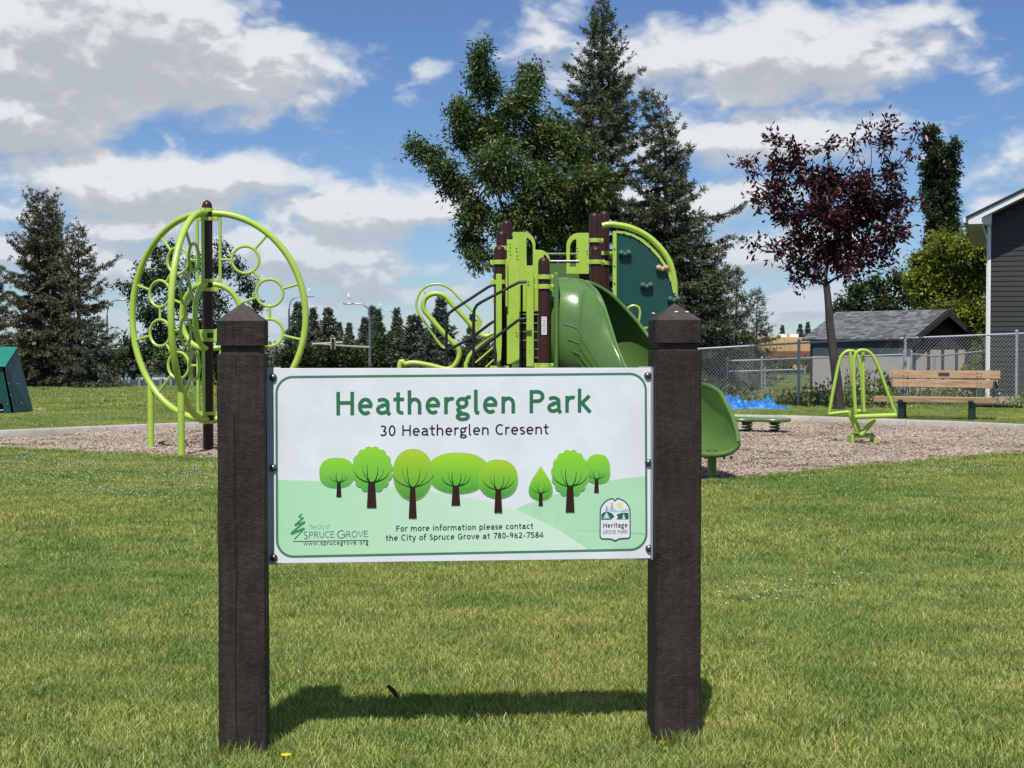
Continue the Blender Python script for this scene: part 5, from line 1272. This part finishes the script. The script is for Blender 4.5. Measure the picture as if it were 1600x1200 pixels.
# left side
S5 = spruce_meshes(6.1, 1.6, 41, M['spruce_brown'], 1.1, .62, .15, whorl=.22, per=14, need=(.10, .03), out_branch=[(4.6, 3.3, 1.1)])
place_tree(S5, (at(62,600,46).x, 46, 0), 'taller of the two brownish spruces at the left, its top level with the climber')
S6 = spruce_meshes(5.0, 1.15, 43, M['spruce_brown'], 1.05, .65, .15, whorl=.22, per=14, need=(.10, .03), out_branch=[(3.5, 0, 1.25)])
place_tree(S6, (at(124,600,45.5).x, 45.5, 0), 'shorter brownish spruce standing just right of the taller one at the left')
place_tree(S6, (at(84,600,47.5).x, 47.5, 0), 'second thin top rising close behind the taller brownish spruce', rz=2.5, scale=.9, sz=1.22)
S7 = spruce_meshes(1.9, 1.15, 47, M['spruce_blue'], 1.1, .55, .05, whorl=.18, per=13, need=(.09, .028))
place_tree(S7, (at(150,600,45).x, 45, 0), 'low blue-grey spruce at the foot of the shorter brownish spruce')
place_tree(S5, (at(-14,600,50).x, 50, -.5), 'dark spruce cut off by the edge of the view above the teal play hut', rz=1.3, scale=.78)
BT('elm_tree', 'open-branched leafy tree seen through the arch and ring climber', 58.0, 300, [(300,590),(302,560),(305,530),(305,500)],
   [(196,445,12,10,1),(208,462,18,20,1),(222,425,14,22,1),(246,402,14,24,1),(238,445,24,26,1),(270,395,16,20,1),(262,430,26,28,.9),(300,415,26,26,.7),(350,392,14,18,.9),(340,425,24,26,.7),(372,420,18,20,.9),(385,448,20,22,.8),(285,470,34,30,.9),(335,475,36,30,.8),(395,480,20,20,.8),(240,490,34,28,1),(255,530,40,30,1),(310,520,40,30,1),(370,515,40,30,1),(400,545,26,26,.9),(330,560,50,22,1),(260,570,36,18,1)],
   leaf=(.16, .075), per=17, mat='elm', r0=.16, seed=21, tden=1.2, depth=.9, spread=.10)
def bush(label, Y, x, lobes, mat='hedge', seed=3, name='bush_tree', tden=1.0, leaf=(.17, .10)):
    return BT(name, label, Y, x, [(x, 600), (x, 585)], lobes, leaf=leaf, per=16, mat=mat, r0=.06, seed=seed, tden=tden, depth=.8, spread=.12, group='leafy trees beyond the lawn', fold=0)
bush('mid green rounded tree beside the street lamp behind the left lawn', 62, 205, [(200,545,22,26,1),(222,552,24,22,1),(182,565,22,22,1),(205,578,30,16,1)], 'elm', 31)
bush('dark bush behind the blue-grey fence, left of the climber pole', 60, 285, [(280,578,26,16,1),(315,580,26,16,1),(350,578,26,18,1)], seed=32)
for i, (x, y, rx, ry, lb) in enumerate(((445,560,26,22,'dark green bush showing just right of the left sign post'),(475,556,26,26,'green bush under the first spruces of the distant row'),(512,555,28,26,'round bush below the traffic signal'),(548,552,28,28,'bush between the traffic signal and the street lamp'),
        (595,548,26,32,'tall bush beside the street lamp with the curved arm'),(622,545,26,34,'green tree right of the curved street lamp'),(760,552,40,30,'dark bush behind the black stair handrails'),(720,560,30,22,'dark bush behind the looping pipe climber'))):
    bush(lb, 66+i*.8, x, [(x, y, rx, ry, 1), (x+8, y+14, rx, ry*.7, 1), (x-14, y+18, rx, ry*.6, 1)], 'elm' if i % 3 == 1 else 'hedge', 50+i)
S8 = spruce_meshes(5.2, 1.6, 53, M['spruce_blue'], 1.25, 1.15, .1, whorl=.27, per=8, need=(.17, 0.07))
S9 = spruce_meshes(5.2, 1.45, 59, M['spruce_blue'], 1.25, 1.15, .1, whorl=.27, per=8, need=(.17, 0.07))
for i, (x, y, Y, mesh, lb) in enumerate(((466,474,74,S8,'distant spruce behind the right edge of the climber arch'),(490,483,76,S9,'second spruce of the distant row, right of the climber arch'),(513,483,75,S8,'widest spruce of the distant row, above the traffic signal'),(530,505,88,S9,'thin spruce half hidden behind the widest one of the row'),
        (546,506,84,S9,'small isolated spruce top left of the curved street lamp'),(570,497,80,S8,'spruce crossed by the pole of the curved street lamp'),(591,485,78,S9,'slim twin spruce immediately right of the curved street lamp'),(582,480,82,S9,'slim spruce whose tip shows above its twin at the street lamp'),(620,483,78,S8,'spruce beside the second street lamp'),
        (648,494,60,S8,'broad blue-grey spruce left of the looping pipe climber'),(689,466,62,S8,'spruce framed inside the looping pipe climber'),(738,492,84,S9,'thin spruce tip between pipe climber and stair handrail'),(668,520,59,S8,'low blue-grey spruce filling the space under the pipe loop'),
        (1222,509,92,S9,'tiny far spruce above the orange building'),(1250,507,94,S8,'far spruce pair member nearer the shed roof'),(1262,504,96,S9,'far spruce touching the corner of the shed roof'))):
    top = at(x, y, Y).z; h = top-zg(Y, at(x, 600, Y).x); wide = {648: 1.75, 668: 1.5, 689: 1.1, 513: 1.2}.get(x, 1.0)
    r_ = place_tree(mesh, (at(x, 600, Y).x, Y, zg(Y, at(x, 600, Y).x)), lb, group='distant spruces', rz=i*1.3, scale=h/5.2*wide, sz=h/5.2)

# ------------------------------------------------------------------ weeds along the fence
def make_weeds():
    g = np.random.default_rng(77); POS = []; DIR = []; TI = []; LL = []
    def stand(x0, x1, Y0, Y1, n, h0, h1):
        for _ in range(n):
            x = g.uniform(x0, x1); y = g.uniform(Y0, Y1); h = g.uniform(h0, h1); m = int(26*h)+5; t = g.uniform(0, 1, m); ln = g.normal(0, .12, 2)*h
            p = np.stack([x+ln[0]*t+g.normal(0, .05, m), y+ln[1]*t+g.normal(0, .05, m), t*h], 1); d = g.normal(0, .6, (m, 3))+np.array([0, 0, .7]); POS.append(p); DIR.append(d); TI.append(np.clip(g.normal(.5, .25, m), 0, 1)); LL.append(np.full(m, .07 if h < .3 else .10))
    X = lambda px, Y: at(px, 600, Y).x
    stand(X(1262,31), X(1300,31), 31.0, 32.2, 26, .2, .62); stand(X(1318,31), X(1400,31), 30.4, 32.0, 70, .25, .8); stand(X(1400,31), X(1545,31), 31.2, 32.4, 90, .15, .5)
    stand(X(1545,31), X(1650,31), 30.2, 31.2, 50, .12, .38); stand(X(1100,32), X(1262,32), 31.6, 33, 80, .12, .4)
    POS = np.concatenate(POS); DIR = np.concatenate(DIR); TI = np.concatenate(TI); LL = np.concatenate(LL); m = len(POS)
    mt = leafmat('weed_leaves', [(0, (.07, .11, .03)), (.6, (.18, .23, .08)), (1, (.42, .44, .25))], .3)
    tag(link_mesh('weeds', leaf_quads('weeds', POS, DIR, LL*g.uniform(.7, 1.4, m), LL*.42*g.uniform(.7, 1.3, m), TI, mt, g)), kind='stuff')
make_weeds()

# ------------------------------------------------------------------ chain link fences
def chain_fence(pts, tops, cell, label, wire=.0042, name='chain_link_fence', post_r=.03, group=None, postpx=None, bot=.03):
    """pts: run of 2D corner points with top heights"""
    b = Vector((*pts[0], 0)); root = empty(name, b, label, 'fence', group); bz = [zg(p[1], p[0]) for p in pts]
    P = [Vector((*p, 0)) for p in pts]
    for i, (p, z) in enumerate(zip(P, tops)):
        MB().lathe((p.x, p.y, bz[i]), [(post_r, -.1), (post_r, z-bz[i]+.03), (post_r*1.3, z-bz[i]+.03), (post_r*1.2, z-bz[i]+.07), (.004, z-bz[i]+.09)], 12).build('post', M['fence_metal'], root)
    for i in range(len(P)-1):
        a, c = P[i], P[i+1]; za, zc_ = tops[i], tops[i+1]; ba, bc = bz[i]+bot, bz[i+1]+bot
        MB().tube([(a.x, a.y, za), (c.x, c.y, zc_)], .021, 10).build('top_rail', M['fence_metal'], root)
        L_ = (c-a).length; Hh = za-ba; m = MB(); n = int((L_+Hh)/cell); o = Vector((0, -.012, 0))
        def pt(s, v):
            t = s/L_; lo = ba+(bc-ba)*t; hi = za+(zc_-za)*t; q = a.lerp(c, t); return (q.x, q.y+o.y, lo+(hi-lo)*v/Hh)
        for k in range(n+1):
            s = k*cell
            s0, v0 = (s, 0) if s <= L_ else (L_, s-L_); s1, v1 = (s-Hh, Hh) if s >= Hh else (0, s)
            m.tube([pt(s0, v0), pt(s1, v1)], wire/2, 3, caps=False)
            s = L_-k*cell
            s0, v0 = (s, 0) if s >= 0 else (0, -s); s1, v1 = (s+Hh, Hh) if s+Hh <= L_ else (L_, L_-s)
            m.tube([pt(s0, v0), pt(s1, v1)], wire/2, 3, caps=False)
        w = m.build('wire_mesh', M['fence_metal'], root, smooth=False); w['kind'] = 'stuff'
    return root
def FP(px, Y): return (at(px, 600, Y).x, Y)
chain_fence([FP(1060,31.8), FP(1248,31.6), FP(1414,31.4), FP(1588,31.2), FP(1770,31.0)], [at(0,547,31.8).z, at(0,536,31.6).z, at(0,528.5,31.4).z, at(0,521.5,31.2).z, at(0,514,31).z], .074, 'tall galvanised chain link fence running behind the park bench and plum tree', .0058)
chain_fence([FP(1136,36), FP(1190,36), FP(1300,35), FP(1412,34.5)], [at(0,564,36).z, at(0,562.5,36).z, at(0,558,35).z, at(0,554,34.5).z], .08, 'lower chain link yard fence seen through the tall fence, in front of the shed wall', .005, post_r=.024)
chain_fence([FP(1098,41), FP(1195,41), FP(1258,41)], [at(0,582,41).z, at(0,579,41).z, at(0,577,41).z], .09, 'farthest chain link fence across the neighbouring lawn', .005, post_r=.024)
chain_fence([FP(1424,34.5), FP(1460,34.6), FP(1546,33.4)], [at(0,553,34.5).z, at(0,556.5,34.6).z, at(0,548,33.4).z], .08, 'chain link side fence between the shed and the dark house', .005, post_r=.024)

def slat_fence():
    Y = 52; root = empty('panel_fence', (at(225,600,Y).x, Y, -1.2), 'low blue-grey panel fence at the far edge of the left lawn', 'fence'); m = simple('blue_grey_fence_board', (.07, .10, .14), .6, .15, 3); mp = simple('pale_fence_post', (.22, .26, .30), .6)
    xs = [186, 203, 219, 235, 252, 268, 285, 301]
    for x in xs: q = at(x, 600, Y); MB().box((q.x, Y-.05, (at(0,591,Y).z-1.3)/2), (.09, .09, at(0,591,Y).z+1.3)).build('post', mp, root, smooth=False)
    for a, c in zip(xs, xs[1:]):
        p, q = at(a, 600, Y), at(c, 600, Y); n = 3
        for k in range(n):
            w = (q.x-p.x)/n; MB().box((p.x+w*(k+.5), Y, (at(0,593,Y).z-1.3)/2), (w-.012, .03, at(0,593,Y).z+1.3)).build('fence_board', m, root, smooth=False)
slat_fence()

# ------------------------------------------------------------------ buildings
def siding(root, x0, z0, z1, Y, step, mat, xleft, x1, name='siding_board', normal=-1):
    z = z0; i = 0
    while z < z1:
        xl = xleft(z+step)
        if xl < x1: MB().add([(xl, Y-.016, z), (x1, Y-.016, z), (x1, Y-.003, z+step), (xl, Y-.003, z+step), (xl, Y+.01, z), (x1, Y+.01, z), (x1, Y+.01, z+step), (xl, Y+.01, z+step)], [(0,1,2,3),(4,7,6,5),(0,4,5,1),(3,2,6,7),(0,3,7,4),(1,5,6,2)]).build(name, mat, root, smooth=False)
        z += step; i += 1
def make_house():
    Y = 33.0; xc = at(1541.5, 600, Y).x; root = empty('dark_house', (xc, Y, 0), 'charcoal horizontal-sided house with white corner trim and white fascia, cut off at the edge', 'house')
    m = simple('charcoal_vinyl_siding', (.030, .031, .028), .55, .08, 2, .1, 50); soff = simple('grey_soffit', (.30, .31, .31), .6); roofm = simple('dark_asphalt_roof', (.035, .038, .045), .9, .2, 20, .5, 80)
    ze = at(0, 349, 32.4).z; sl = .485; x1 = xc+9.0; xe = xc-.40
    roofline = lambda x: ze + (x-xe)*sl
    zsoft = ze-.02
    xl = lambda z: max(xc+.07, xe + (z-ze+.05)/sl)
    siding(root, xc, .20, 7.2, Y, .112, m, xl, x1)
    MB().box((xc+4.5, Y+4, 2.1), (8.9, 7.9, 3.9)).build('wall_core', m, root, smooth=False)
    MB().plate([(xc+.1, Y+.02, 4.0), (x1, Y+.02, 4.0), (x1, Y+.02, roofline(x1)-.15), (xc+.1, Y+.02, roofline(xc)-.12)], (0, .03, 0)).build('gable_wall', m, root, smooth=False)
    MB().box((xc+4.5, Y+.03, .09), (8.96, .10, .22)).build('foundation', M['concrete'], root, smooth=False)
    MB().box((xc+.035, Y-.012, (ze+.1+.18)/2), (.07, .028, ze-.08)).build('corner_trim', M['white_trim'], root, smooth=False, bevel=.003)
    MB().box((xc-.012, Y+.045, (ze+.1+.18)/2), (.024, .085, ze-.08)).build('corner_trim', M['white_trim'], root, smooth=False)
    # rake fascia, roof slab, soffit, eave box
    Yf = 32.4; e0 = Vector((xe, Yf, ze)); far = 8.0
    MB().plate([(xe, Yf, ze), (xe+far, Yf, ze+far*sl), (xe+far, Yf, ze+far*sl+.15), (xe, Yf, ze+.13)], (0, .03, 0)).build('rake_fascia', M['white_trim'], root, smooth=False, bevel=.002)
    MB().plate([(xe-.05, Yf-.04, ze+.125), (xe+far, Yf-.04, ze+far*sl+.155), (xe+far, Yf-.04, ze+far*sl+.20), (xe-.05, Yf-.04, ze+.165)], (0, 8.6, 0)).build('roof', roofm, root, smooth=False)
    MB().plate([(xe+.30, Yf+.03, ze+.30*sl), (xe+far, Yf+.03, ze+far*sl), (xe+far, Yf+.03, ze+far*sl+.02), (xe+.30, Yf+.03, ze+.30*sl+.02)], (0, Y-Yf-.05, 0)).build('rake_soffit', soff, root, smooth=False)
    MB().add([(xe, Yf+.001, ze), (xc-.12, Yf+.001, ze), (xc-.12, Yf+.001, ze+(xc-.12-xe)*sl), (xe, Yf+8, ze), (xc-.12, Yf+8, ze), (xc-.12, Yf+8, ze+(xc-.12-xe)*sl)], [(0,1,2),(3,5,4),(0,3,4,1),(1,4,5,2)]).build('eave_box', M['white_trim'], root, smooth=False)
    MB().plate([(xc-.12, Yf+.05, ze), (xc+.08, Yf+.3, ze), (xc+.08, Yf+.3, ze+.3), (xc-.12, Yf+.05, ze+.22)], (0, .5, 0)).build('eave_return', M['white_trim'], root, smooth=False)
    MB().box((xe-.06, Yf+4.1, ze+.09), (.10, 8.1, .11)).build('gutter', M['white_trim'], root, smooth=False)
    MB().tube([at(1584, 634, 30.6), at(1600, 634, 30.6), at(1660, 635, 30.4)], .035, 10).build('drain_extension', M['black'], root)
make_house()
for o in SC.objects:
    if o.name == 'dark_house': o.rotation_euler.z = R(-19)
def shingle_roof(parent, a, b_, c, d, course, tabw, mats, name='shingle_course'):
    """a-b eave, d-c ridge; one part per course, tabs staggered and uneven"""
    a, b_, c, d = map(Vector, (a, b_, c, d)); n = max(2, int((d-a).length/course)); nr = ((b_-a).cross(d-a)).normalized()
    if nr.z < 0: nr = -nr
    rnd = random.Random(9)
    V = []; Fc = []; T = []
    for i in range(n):
        t0, t1 = i/n, (i+1.15)/n; L0, R0 = a.lerp(d, t0), b_.lerp(c, t0); L1, R1 = a.lerp(d, min(t1, 1)), b_.lerp(c, min(t1, 1)); w = (R0-L0).length; k = max(2, int(w/tabw)); off = rnd.uniform(0, 1)
        cuts = sorted(set([0.0, 1.0] + [min(1, max(0, (j+off+rnd.uniform(-.3, .3))/k)) for j in range(k)]))
        for s0, s1 in zip(cuts, cuts[1:]):
            if s1-s0 < .004: continue
            h = .012+rnd.uniform(0, .010); q = [L0.lerp(R0, s0)+nr*h, L0.lerp(R0, s1)+nr*h, L1.lerp(R1, s1)+nr*.003, L1.lerp(R1, s0)+nr*.003, L0.lerp(R0, s0)-nr*.01, L0.lerp(R0, s1)-nr*.01]
            m0 = len(V); V += [tuple(p) for p in q]; Fc += [(m0, m0+1, m0+2, m0+3), (m0+4, m0+5, m0+1, m0)]; T += [rnd.random()]*6
    b = base_of(parent); me = np_mesh(name, np.array(V)-np.array(b), np.array(Fc), mats, np.array(T)); o = link_mesh('shingles', me, parent); o['kind'] = 'stuff'; return o
def shingle_mat(name, lo, hi):
    m, nt, b = newmat(name); a = nt.nodes.new('ShaderNodeAttribute'); a.attribute_name = 'tint'; c = ramp(nt, a.outputs['Fac'], [(0, lo), (1, hi)]); n = noise(nt, coords(nt, 1), 30, 4, .7)
    nt.links.new(mixc(nt, 1.0, c, ramp(nt, n, [(.3, (.75,.75,.75)), (.7, (1.25,1.25,1.25))]), 'MULTIPLY'), b.inputs['Base Color']); b.inputs['Roughness'].default_value = .95; return m
def make_shed(label, L0, R0, eave_z, ridge_z, width, wallm, trim, roofm, base_z=-.3, ov=.18, name='garden_shed', side_boards=True):
    """L0,R0: ground ends of the long side facing the camera; width goes away from it"""
    L0, R0 = Vector((*L0, 0)), Vector((*R0, 0)); u = (R0-L0).normalized(); w = Vector((-u.y, u.x, 0)); ln = (R0-L0).length
    if w.y < 0: w = -w
    root = empty(name, (L0.x, L0.y, 0), label, 'shed')
    def pt(s, d, z): q = L0+u*s+w*d; return (q.x, q.y, z)
    # vertical panels of the long wall, joined by narrow gaps
    n = max(2, int(ln/1.2)); 
    for k in range(n):
        s0, s1 = ln*k/n+.004, ln*(k+1)/n-.004
        MB().plate([pt(s0, 0, base_z), pt(s1, 0, base_z), pt(s1, 0, eave_z-.30), pt(s0, 0, eave_z-.30)], w*.05).build('wall_panel', wallm, root, smooth=False)
    MB().plate([pt(0, .02, eave_z-.30), pt(ln, .02, eave_z-.30), pt(ln, .02, eave_z), pt(0, .02, eave_z)], w*.05).build('frieze_board', trim, root, smooth=False)
    MB().plate([pt(0, -.012, base_z), pt(.09, -.012, base_z), pt(.09, -.012, eave_z-.01), pt(0, -.012, eave_z-.01)], w*.012).build('corner_board', trim, root, smooth=False)
    MB().plate([pt(ln-.03, .06, base_z), pt(ln-.03, width-.01, base_z), pt(ln-.03, width-.01, eave_z), pt(ln-.03, width/2, ridge_z-.04), pt(ln-.03, .06, eave_z)], u*.03).build('gable_wall', wallm if not side_boards else trim, root, smooth=False)
    if side_boards:
        k = 4
        for i in range(k):
            d0, d1 = .10+(width-.2)*i/k+.08, .10+(width-.2)*(i+1)/k-.08; MB().plate([pt(ln+.004, d0, base_z), pt(ln+.004, d1, base_z), pt(ln+.004, d1, eave_z-.35), pt(ln+.004, d0, eave_z-.35)], u*.015).build('side_panel', wallm, root, smooth=False)
    MB().plate([pt(0, .06, base_z), pt(0, width-.01, base_z), pt(0, width-.01, eave_z), pt(0, width/2, ridge_z-.04), pt(0, .06, eave_z)], u*.03).build('gable_wall', trim, root, smooth=False)
    MB().plate([pt(.04, width-.04, base_z), pt(ln-.04, width-.04, base_z), pt(ln-.04, width-.04, eave_z-.01), pt(.04, width-.04, eave_z-.01)], w*.03).build('back_wall', wallm, root, smooth=False)
    dz = (ridge_z-eave_z)/(width/2)*ov
    f = [pt(-ov, -ov, eave_z-dz), pt(ln+ov, -ov, eave_z-dz), pt(ln+ov, width/2, ridge_z), pt(-ov, width/2, ridge_z)]; bk = [pt(-ov, width+ov, eave_z-dz), pt(ln+ov, width+ov, eave_z-dz), pt(ln+ov, width/2, ridge_z), pt(-ov, width/2, ridge_z)]
    rf = MB().plate(f, (0, 0, .04)).build('roof', trim, root, smooth=False); rb = MB().plate([bk[1], bk[0], bk[3], bk[2]], (0, 0, .04)).build('roof', trim, root, smooth=False)
    up = Vector((0, 0, .045)); shingle_roof(rf, *[tuple(Vector(p)+up) for p in f], .10, .17, roofm); shingle_roof(rb, *[tuple(Vector(p)+up) for p in bk], .10, .17, roofm)
    for q in (f, bk): MB().plate([Vector(q[1])+u*.002, Vector(q[2])+u*.002, Vector(q[2])+u*.002-Vector((0,0,.14)), Vector(q[1])+u*.002-Vector((0,0,.14))], u*.025).build('barge_board', trim, root, smooth=False)
    return root
beige = simple('mauve_beige_shed_wall', (.60, .55, .52), .8, .06, 2, .1, 40); dkt = simple('dark_shed_trim', (.035, .034, .036), .7); sh = shingle_mat('grey_shingle', (.075, .080, .088), (.21, .22, .235))
Lx, Rx = at(1266,600,43).x, at(1424,600,40).x
make_shed('beige shed with mottled grey shingle roof and dark trim behind the fence', (Lx, 43), (Rx, 40), at(0,527,41.5).z, at(0,493,41.8).z+.10, 2.6, beige, dkt, sh)
bluew = simple('blue_grey_shed_wall', (.13, .19, .25), .7)
make_shed('small blue-grey shed half hidden to the right of the beige shed', (at(1425,600,46).x, 46), (at(1472,600,44.5).x, 44.5), at(0,523,45).z, at(0,496,45.5).z, 1.7, bluew, simple('grey_trim', (.16, .18, .2), .7), sh, side_boards=False)
def make_block():
    Y = 85; x0, x1 = at(1180,600,Y).x, at(1270,600,Y).x; root = empty('sheathed_building', ((x0+x1)/2, Y, -1.2), 'flat-roofed orange-brown building seen between the spruces and the shed', 'building')
    zt = at(0,527,Y).z; om = simple('orange_board_wall', (.60, .38, .17), .8, .12, 2); n = 4
    for k in range(n):
        w = (x1-x0)/n; MB().box((x0+w*(k+.5), Y+2, (zt-1.2)/2), (w-.02, 4, zt+1.2)).build('wall_panel', om, root, smooth=False)
    MB().box(((x0+x1)/2+.1, Y-.1, zt-1.05), (x1-x0, .1, .5)).build('lower_band', simple('brown_band', (.20, .10, .06), .8), root, smooth=False)
    for xa, xb, y0 in ((1218, 1229, 524), (1234, 1248, 526)):
        a, c = at(xa,600,Y+1).x, at(xb,600,Y+1).x; MB().box(((a+c)/2, Y+1.5, zt+.09), (c-a, .8, .22)).build('roof_unit', M['white_trim'], root, smooth=False)
make_block()
def far_house(label, xa, xb, yr, ye, yb, Y, wall, roofc, name='far_house'):
    a, c = at(xa,600,Y).x, at(xb,600,Y).x; root = empty(name, ((a+c)/2, Y, -1.2), label, 'house', 'far houses'); ze, zr = at(0,ye,Y).z, at(0,yr,Y).z; wm = simple('far_wall', wall, .8); rm = shingle_mat('far_roof', tuple(x*.8 for x in roofc), tuple(x*1.2 for x in roofc))
    MB().box(((a+c)/2, Y+3, (ze-1.2)/2), (c-a, 6, ze+1.2)).build('wall', wm, root, smooth=False)
    MB().add([(a-.4, Y-.4, ze), (c+.4, Y-.4, ze), (c+.4, Y+6.4, ze), (a-.4, Y+6.4, ze), (a-.1, Y+3, zr), (c+.1, Y+3, zr)], [(0,1,5,4), (2,3,4,5), (1,2,5), (3,0,4), (3,2,1,0)]).build('roof', simple('far_roof', roofc, .9, .2, 3), root, smooth=False)
    for k in (.25, .6):
        MB().box((a+(c-a)*k, Y-.02, ze-.9), ((c-a)*.12, .05, .8)).build('window', simple('far_window', (.03, .04, .05), .2), root, smooth=False)
far_house('white-walled house with a brown-grey roof between the left sign post and the distant spruces', 405, 452, 541, 557, 580, 100, (.7, .7, .68), (.10, .085, .075))
far_house('pale house glimpsed through the trees left of the climber', 190, 262, 562, 574, 590, 105, (.62, .62, .60), (.16, .12, .10))

# ------------------------------------------------------------------ street lamps and signal
def lamp(label, pole_x, top_y, arm, Y, headup=False):
    p = at(pole_x, 600, Y); s = Y/F; root = empty('street_lamp', (p.x, Y, zg(Y)), label, 'street lamp', 'street lamps beyond the lawn'); zt = at(0, top_y, Y).z
    MB().tube([(p.x, Y, zg(Y)-.1), (p.x, Y, (zt+zg(Y))/2), (p.x, Y, zt)], [.08, .06, .045], 10).build('pole', M['steel'], root)
    pts = [at(x, y, Y) for x, y in arm]; MB().tube(smooth_path([Vector((p.x, Y, zt))]+pts, 5), .026, 8).build('arm', M['steel'], root)
    e = pts[-1]; d = -1 if pts[-1].x < p.x else 1
    MB().box(e+Vector((d*.22, 0, -.01)), (.42, .2, .06)).build('lamp_head', M['steel'], root, bevel=.03)
    MB().lathe(e+Vector((d*.2, 0, .04)), [(.03, 0), (.03, .16), (.055, .18), (.055, .30), (.03, .36)], 10).build('sensor_cap', M['white_trim'], root)
lamp('curved-arm street lamp rising beside the left pair of spruces', 168, 493, [(168.5,484),(171,476),(176,471),(183,468.5)], 70)
lamp('curved-arm street lamp carrying the traffic signal arm', 578, 497, [(577,486),(573,480),(565,475.5),(553,474)], 58.5)
lamp('fainter street lamp right of the one with the signal arm', 623, 506, [(621,496),(616,489.5),(609,485.5),(599,484)], 95)
lamp('street lamp whose head shows right of the climber arch', 452, 482, [(454,472),(459,466.5),(467,463.5),(477,463)], 74)
def signal():
    Y = 58; root = empty('traffic_signal', (at(578,600,Y).x, Y, -1.2), 'traffic signal hanging on a long horizontal mast arm above the road', 'traffic signal')
    MB().tube([at(577.5,543,Y), at(540,541,Y), at(497,537.5,Y)], [.055, .045, .035], 10).build('mast_arm', simple('pale_grey_pole', (.27, .28, .28), .5), root)
    m = MB().box(at(520.5,537,Y), (.20, .14, .46)); m.build('signal_head', simple('pale_signal_housing', (.40, .35, .26), .5), root, smooth=False, bevel=.02)
    for dz in (.15, 0, -.15): MB().lathe(at(520.5,537,Y)+Vector((0, -.08, dz)), [(.06, 0), (.06, -.06), (.05, -.06)], 10, (0, 1, 0)).build('lens_hood', M['black'], root)
    MB().tube([at(536,535,Y+3), at(488,538,Y+3)], .05, 8).build('far_arm', simple('tan_arm', (.4, .36, .28), .6), root)
signal()
for i, (x, y, rx, ry, lb) in enumerate(((1130,574,34,12,'low bushes behind the yard fences nearest the right sign post'),(1185,574,30,11,'dark bush in front of the left end of the orange building'),(1228,576,20,9,'small bush below the white roof units of the orange building'),(1258,574,9,12,'narrow bush at the corner of the orange building beside the shed'))):
    bush(lb, 70+i, x, [(x, y, rx, ry, 1), (x+8, y+6, rx, ry*.7, 1)], 'hedge', 90+i)
# small things in the foreground grass
def litter():
    c = gp(612, 1085, .05); m = MB()
    for i in range(1):
        pts = [c+Vector((-.020,0,.030)), c+Vector((-.010,.004,.034)), c+Vector((.012,.006,.014)), c+Vector((.026,.004,-.018)), c+Vector((.008,-.002,-.004)), c+Vector((-.010,-.003,.018))]
        m.plate(pts, (.001, .003, .001))
    tag(m.build('dry_leaf', simple('black_dry_leaf', (.010, .009, .008), .7), smooth=False), 'curled black leaf standing in the grass shadow under the sign', 'leaf')
    c = gp(1042, 1163, .02); m = MB(); g = random.Random(4)
    for k in range(9):
        a = k*.7; m.plate([c+Vector((0,0,.004)), c+Vector((.022*math.cos(a), .022*math.sin(a), .012)), c+Vector((.03*math.cos(a+.3), .03*math.sin(a+.3), .008)), c+Vector((.018*math.cos(a+.5), .018*math.sin(a+.5), .006))], (0, 0, .0012))
    tag(m.build('withered_flower', simple('orange_petals', (.42, .17, .03), .8, .3, 60), smooth=False), 'withered orange flower head at the foot of the right sign post', 'flower')
    c = gp(447, 1182, .03); m = MB()
    for k in range(14):
        a = k*.45; m.plate([c, c+Vector((.016*math.cos(a), .016*math.sin(a), .006)), c+Vector((.016*math.cos(a+.3), .016*math.sin(a+.3), .006))], (0, 0, .001))
    tag(m.build('dandelion', simple('dandelion_yellow', (.75, .62, .02), .8, .1, 60), smooth=False), 'single yellow dandelion in the grass near the left sign post', 'flower')
litter()
print('LEAVES', nleaf, 'tris', sum(len(o.data.polygons)*2 for o in SC.objects if o.type == 'MESH'))
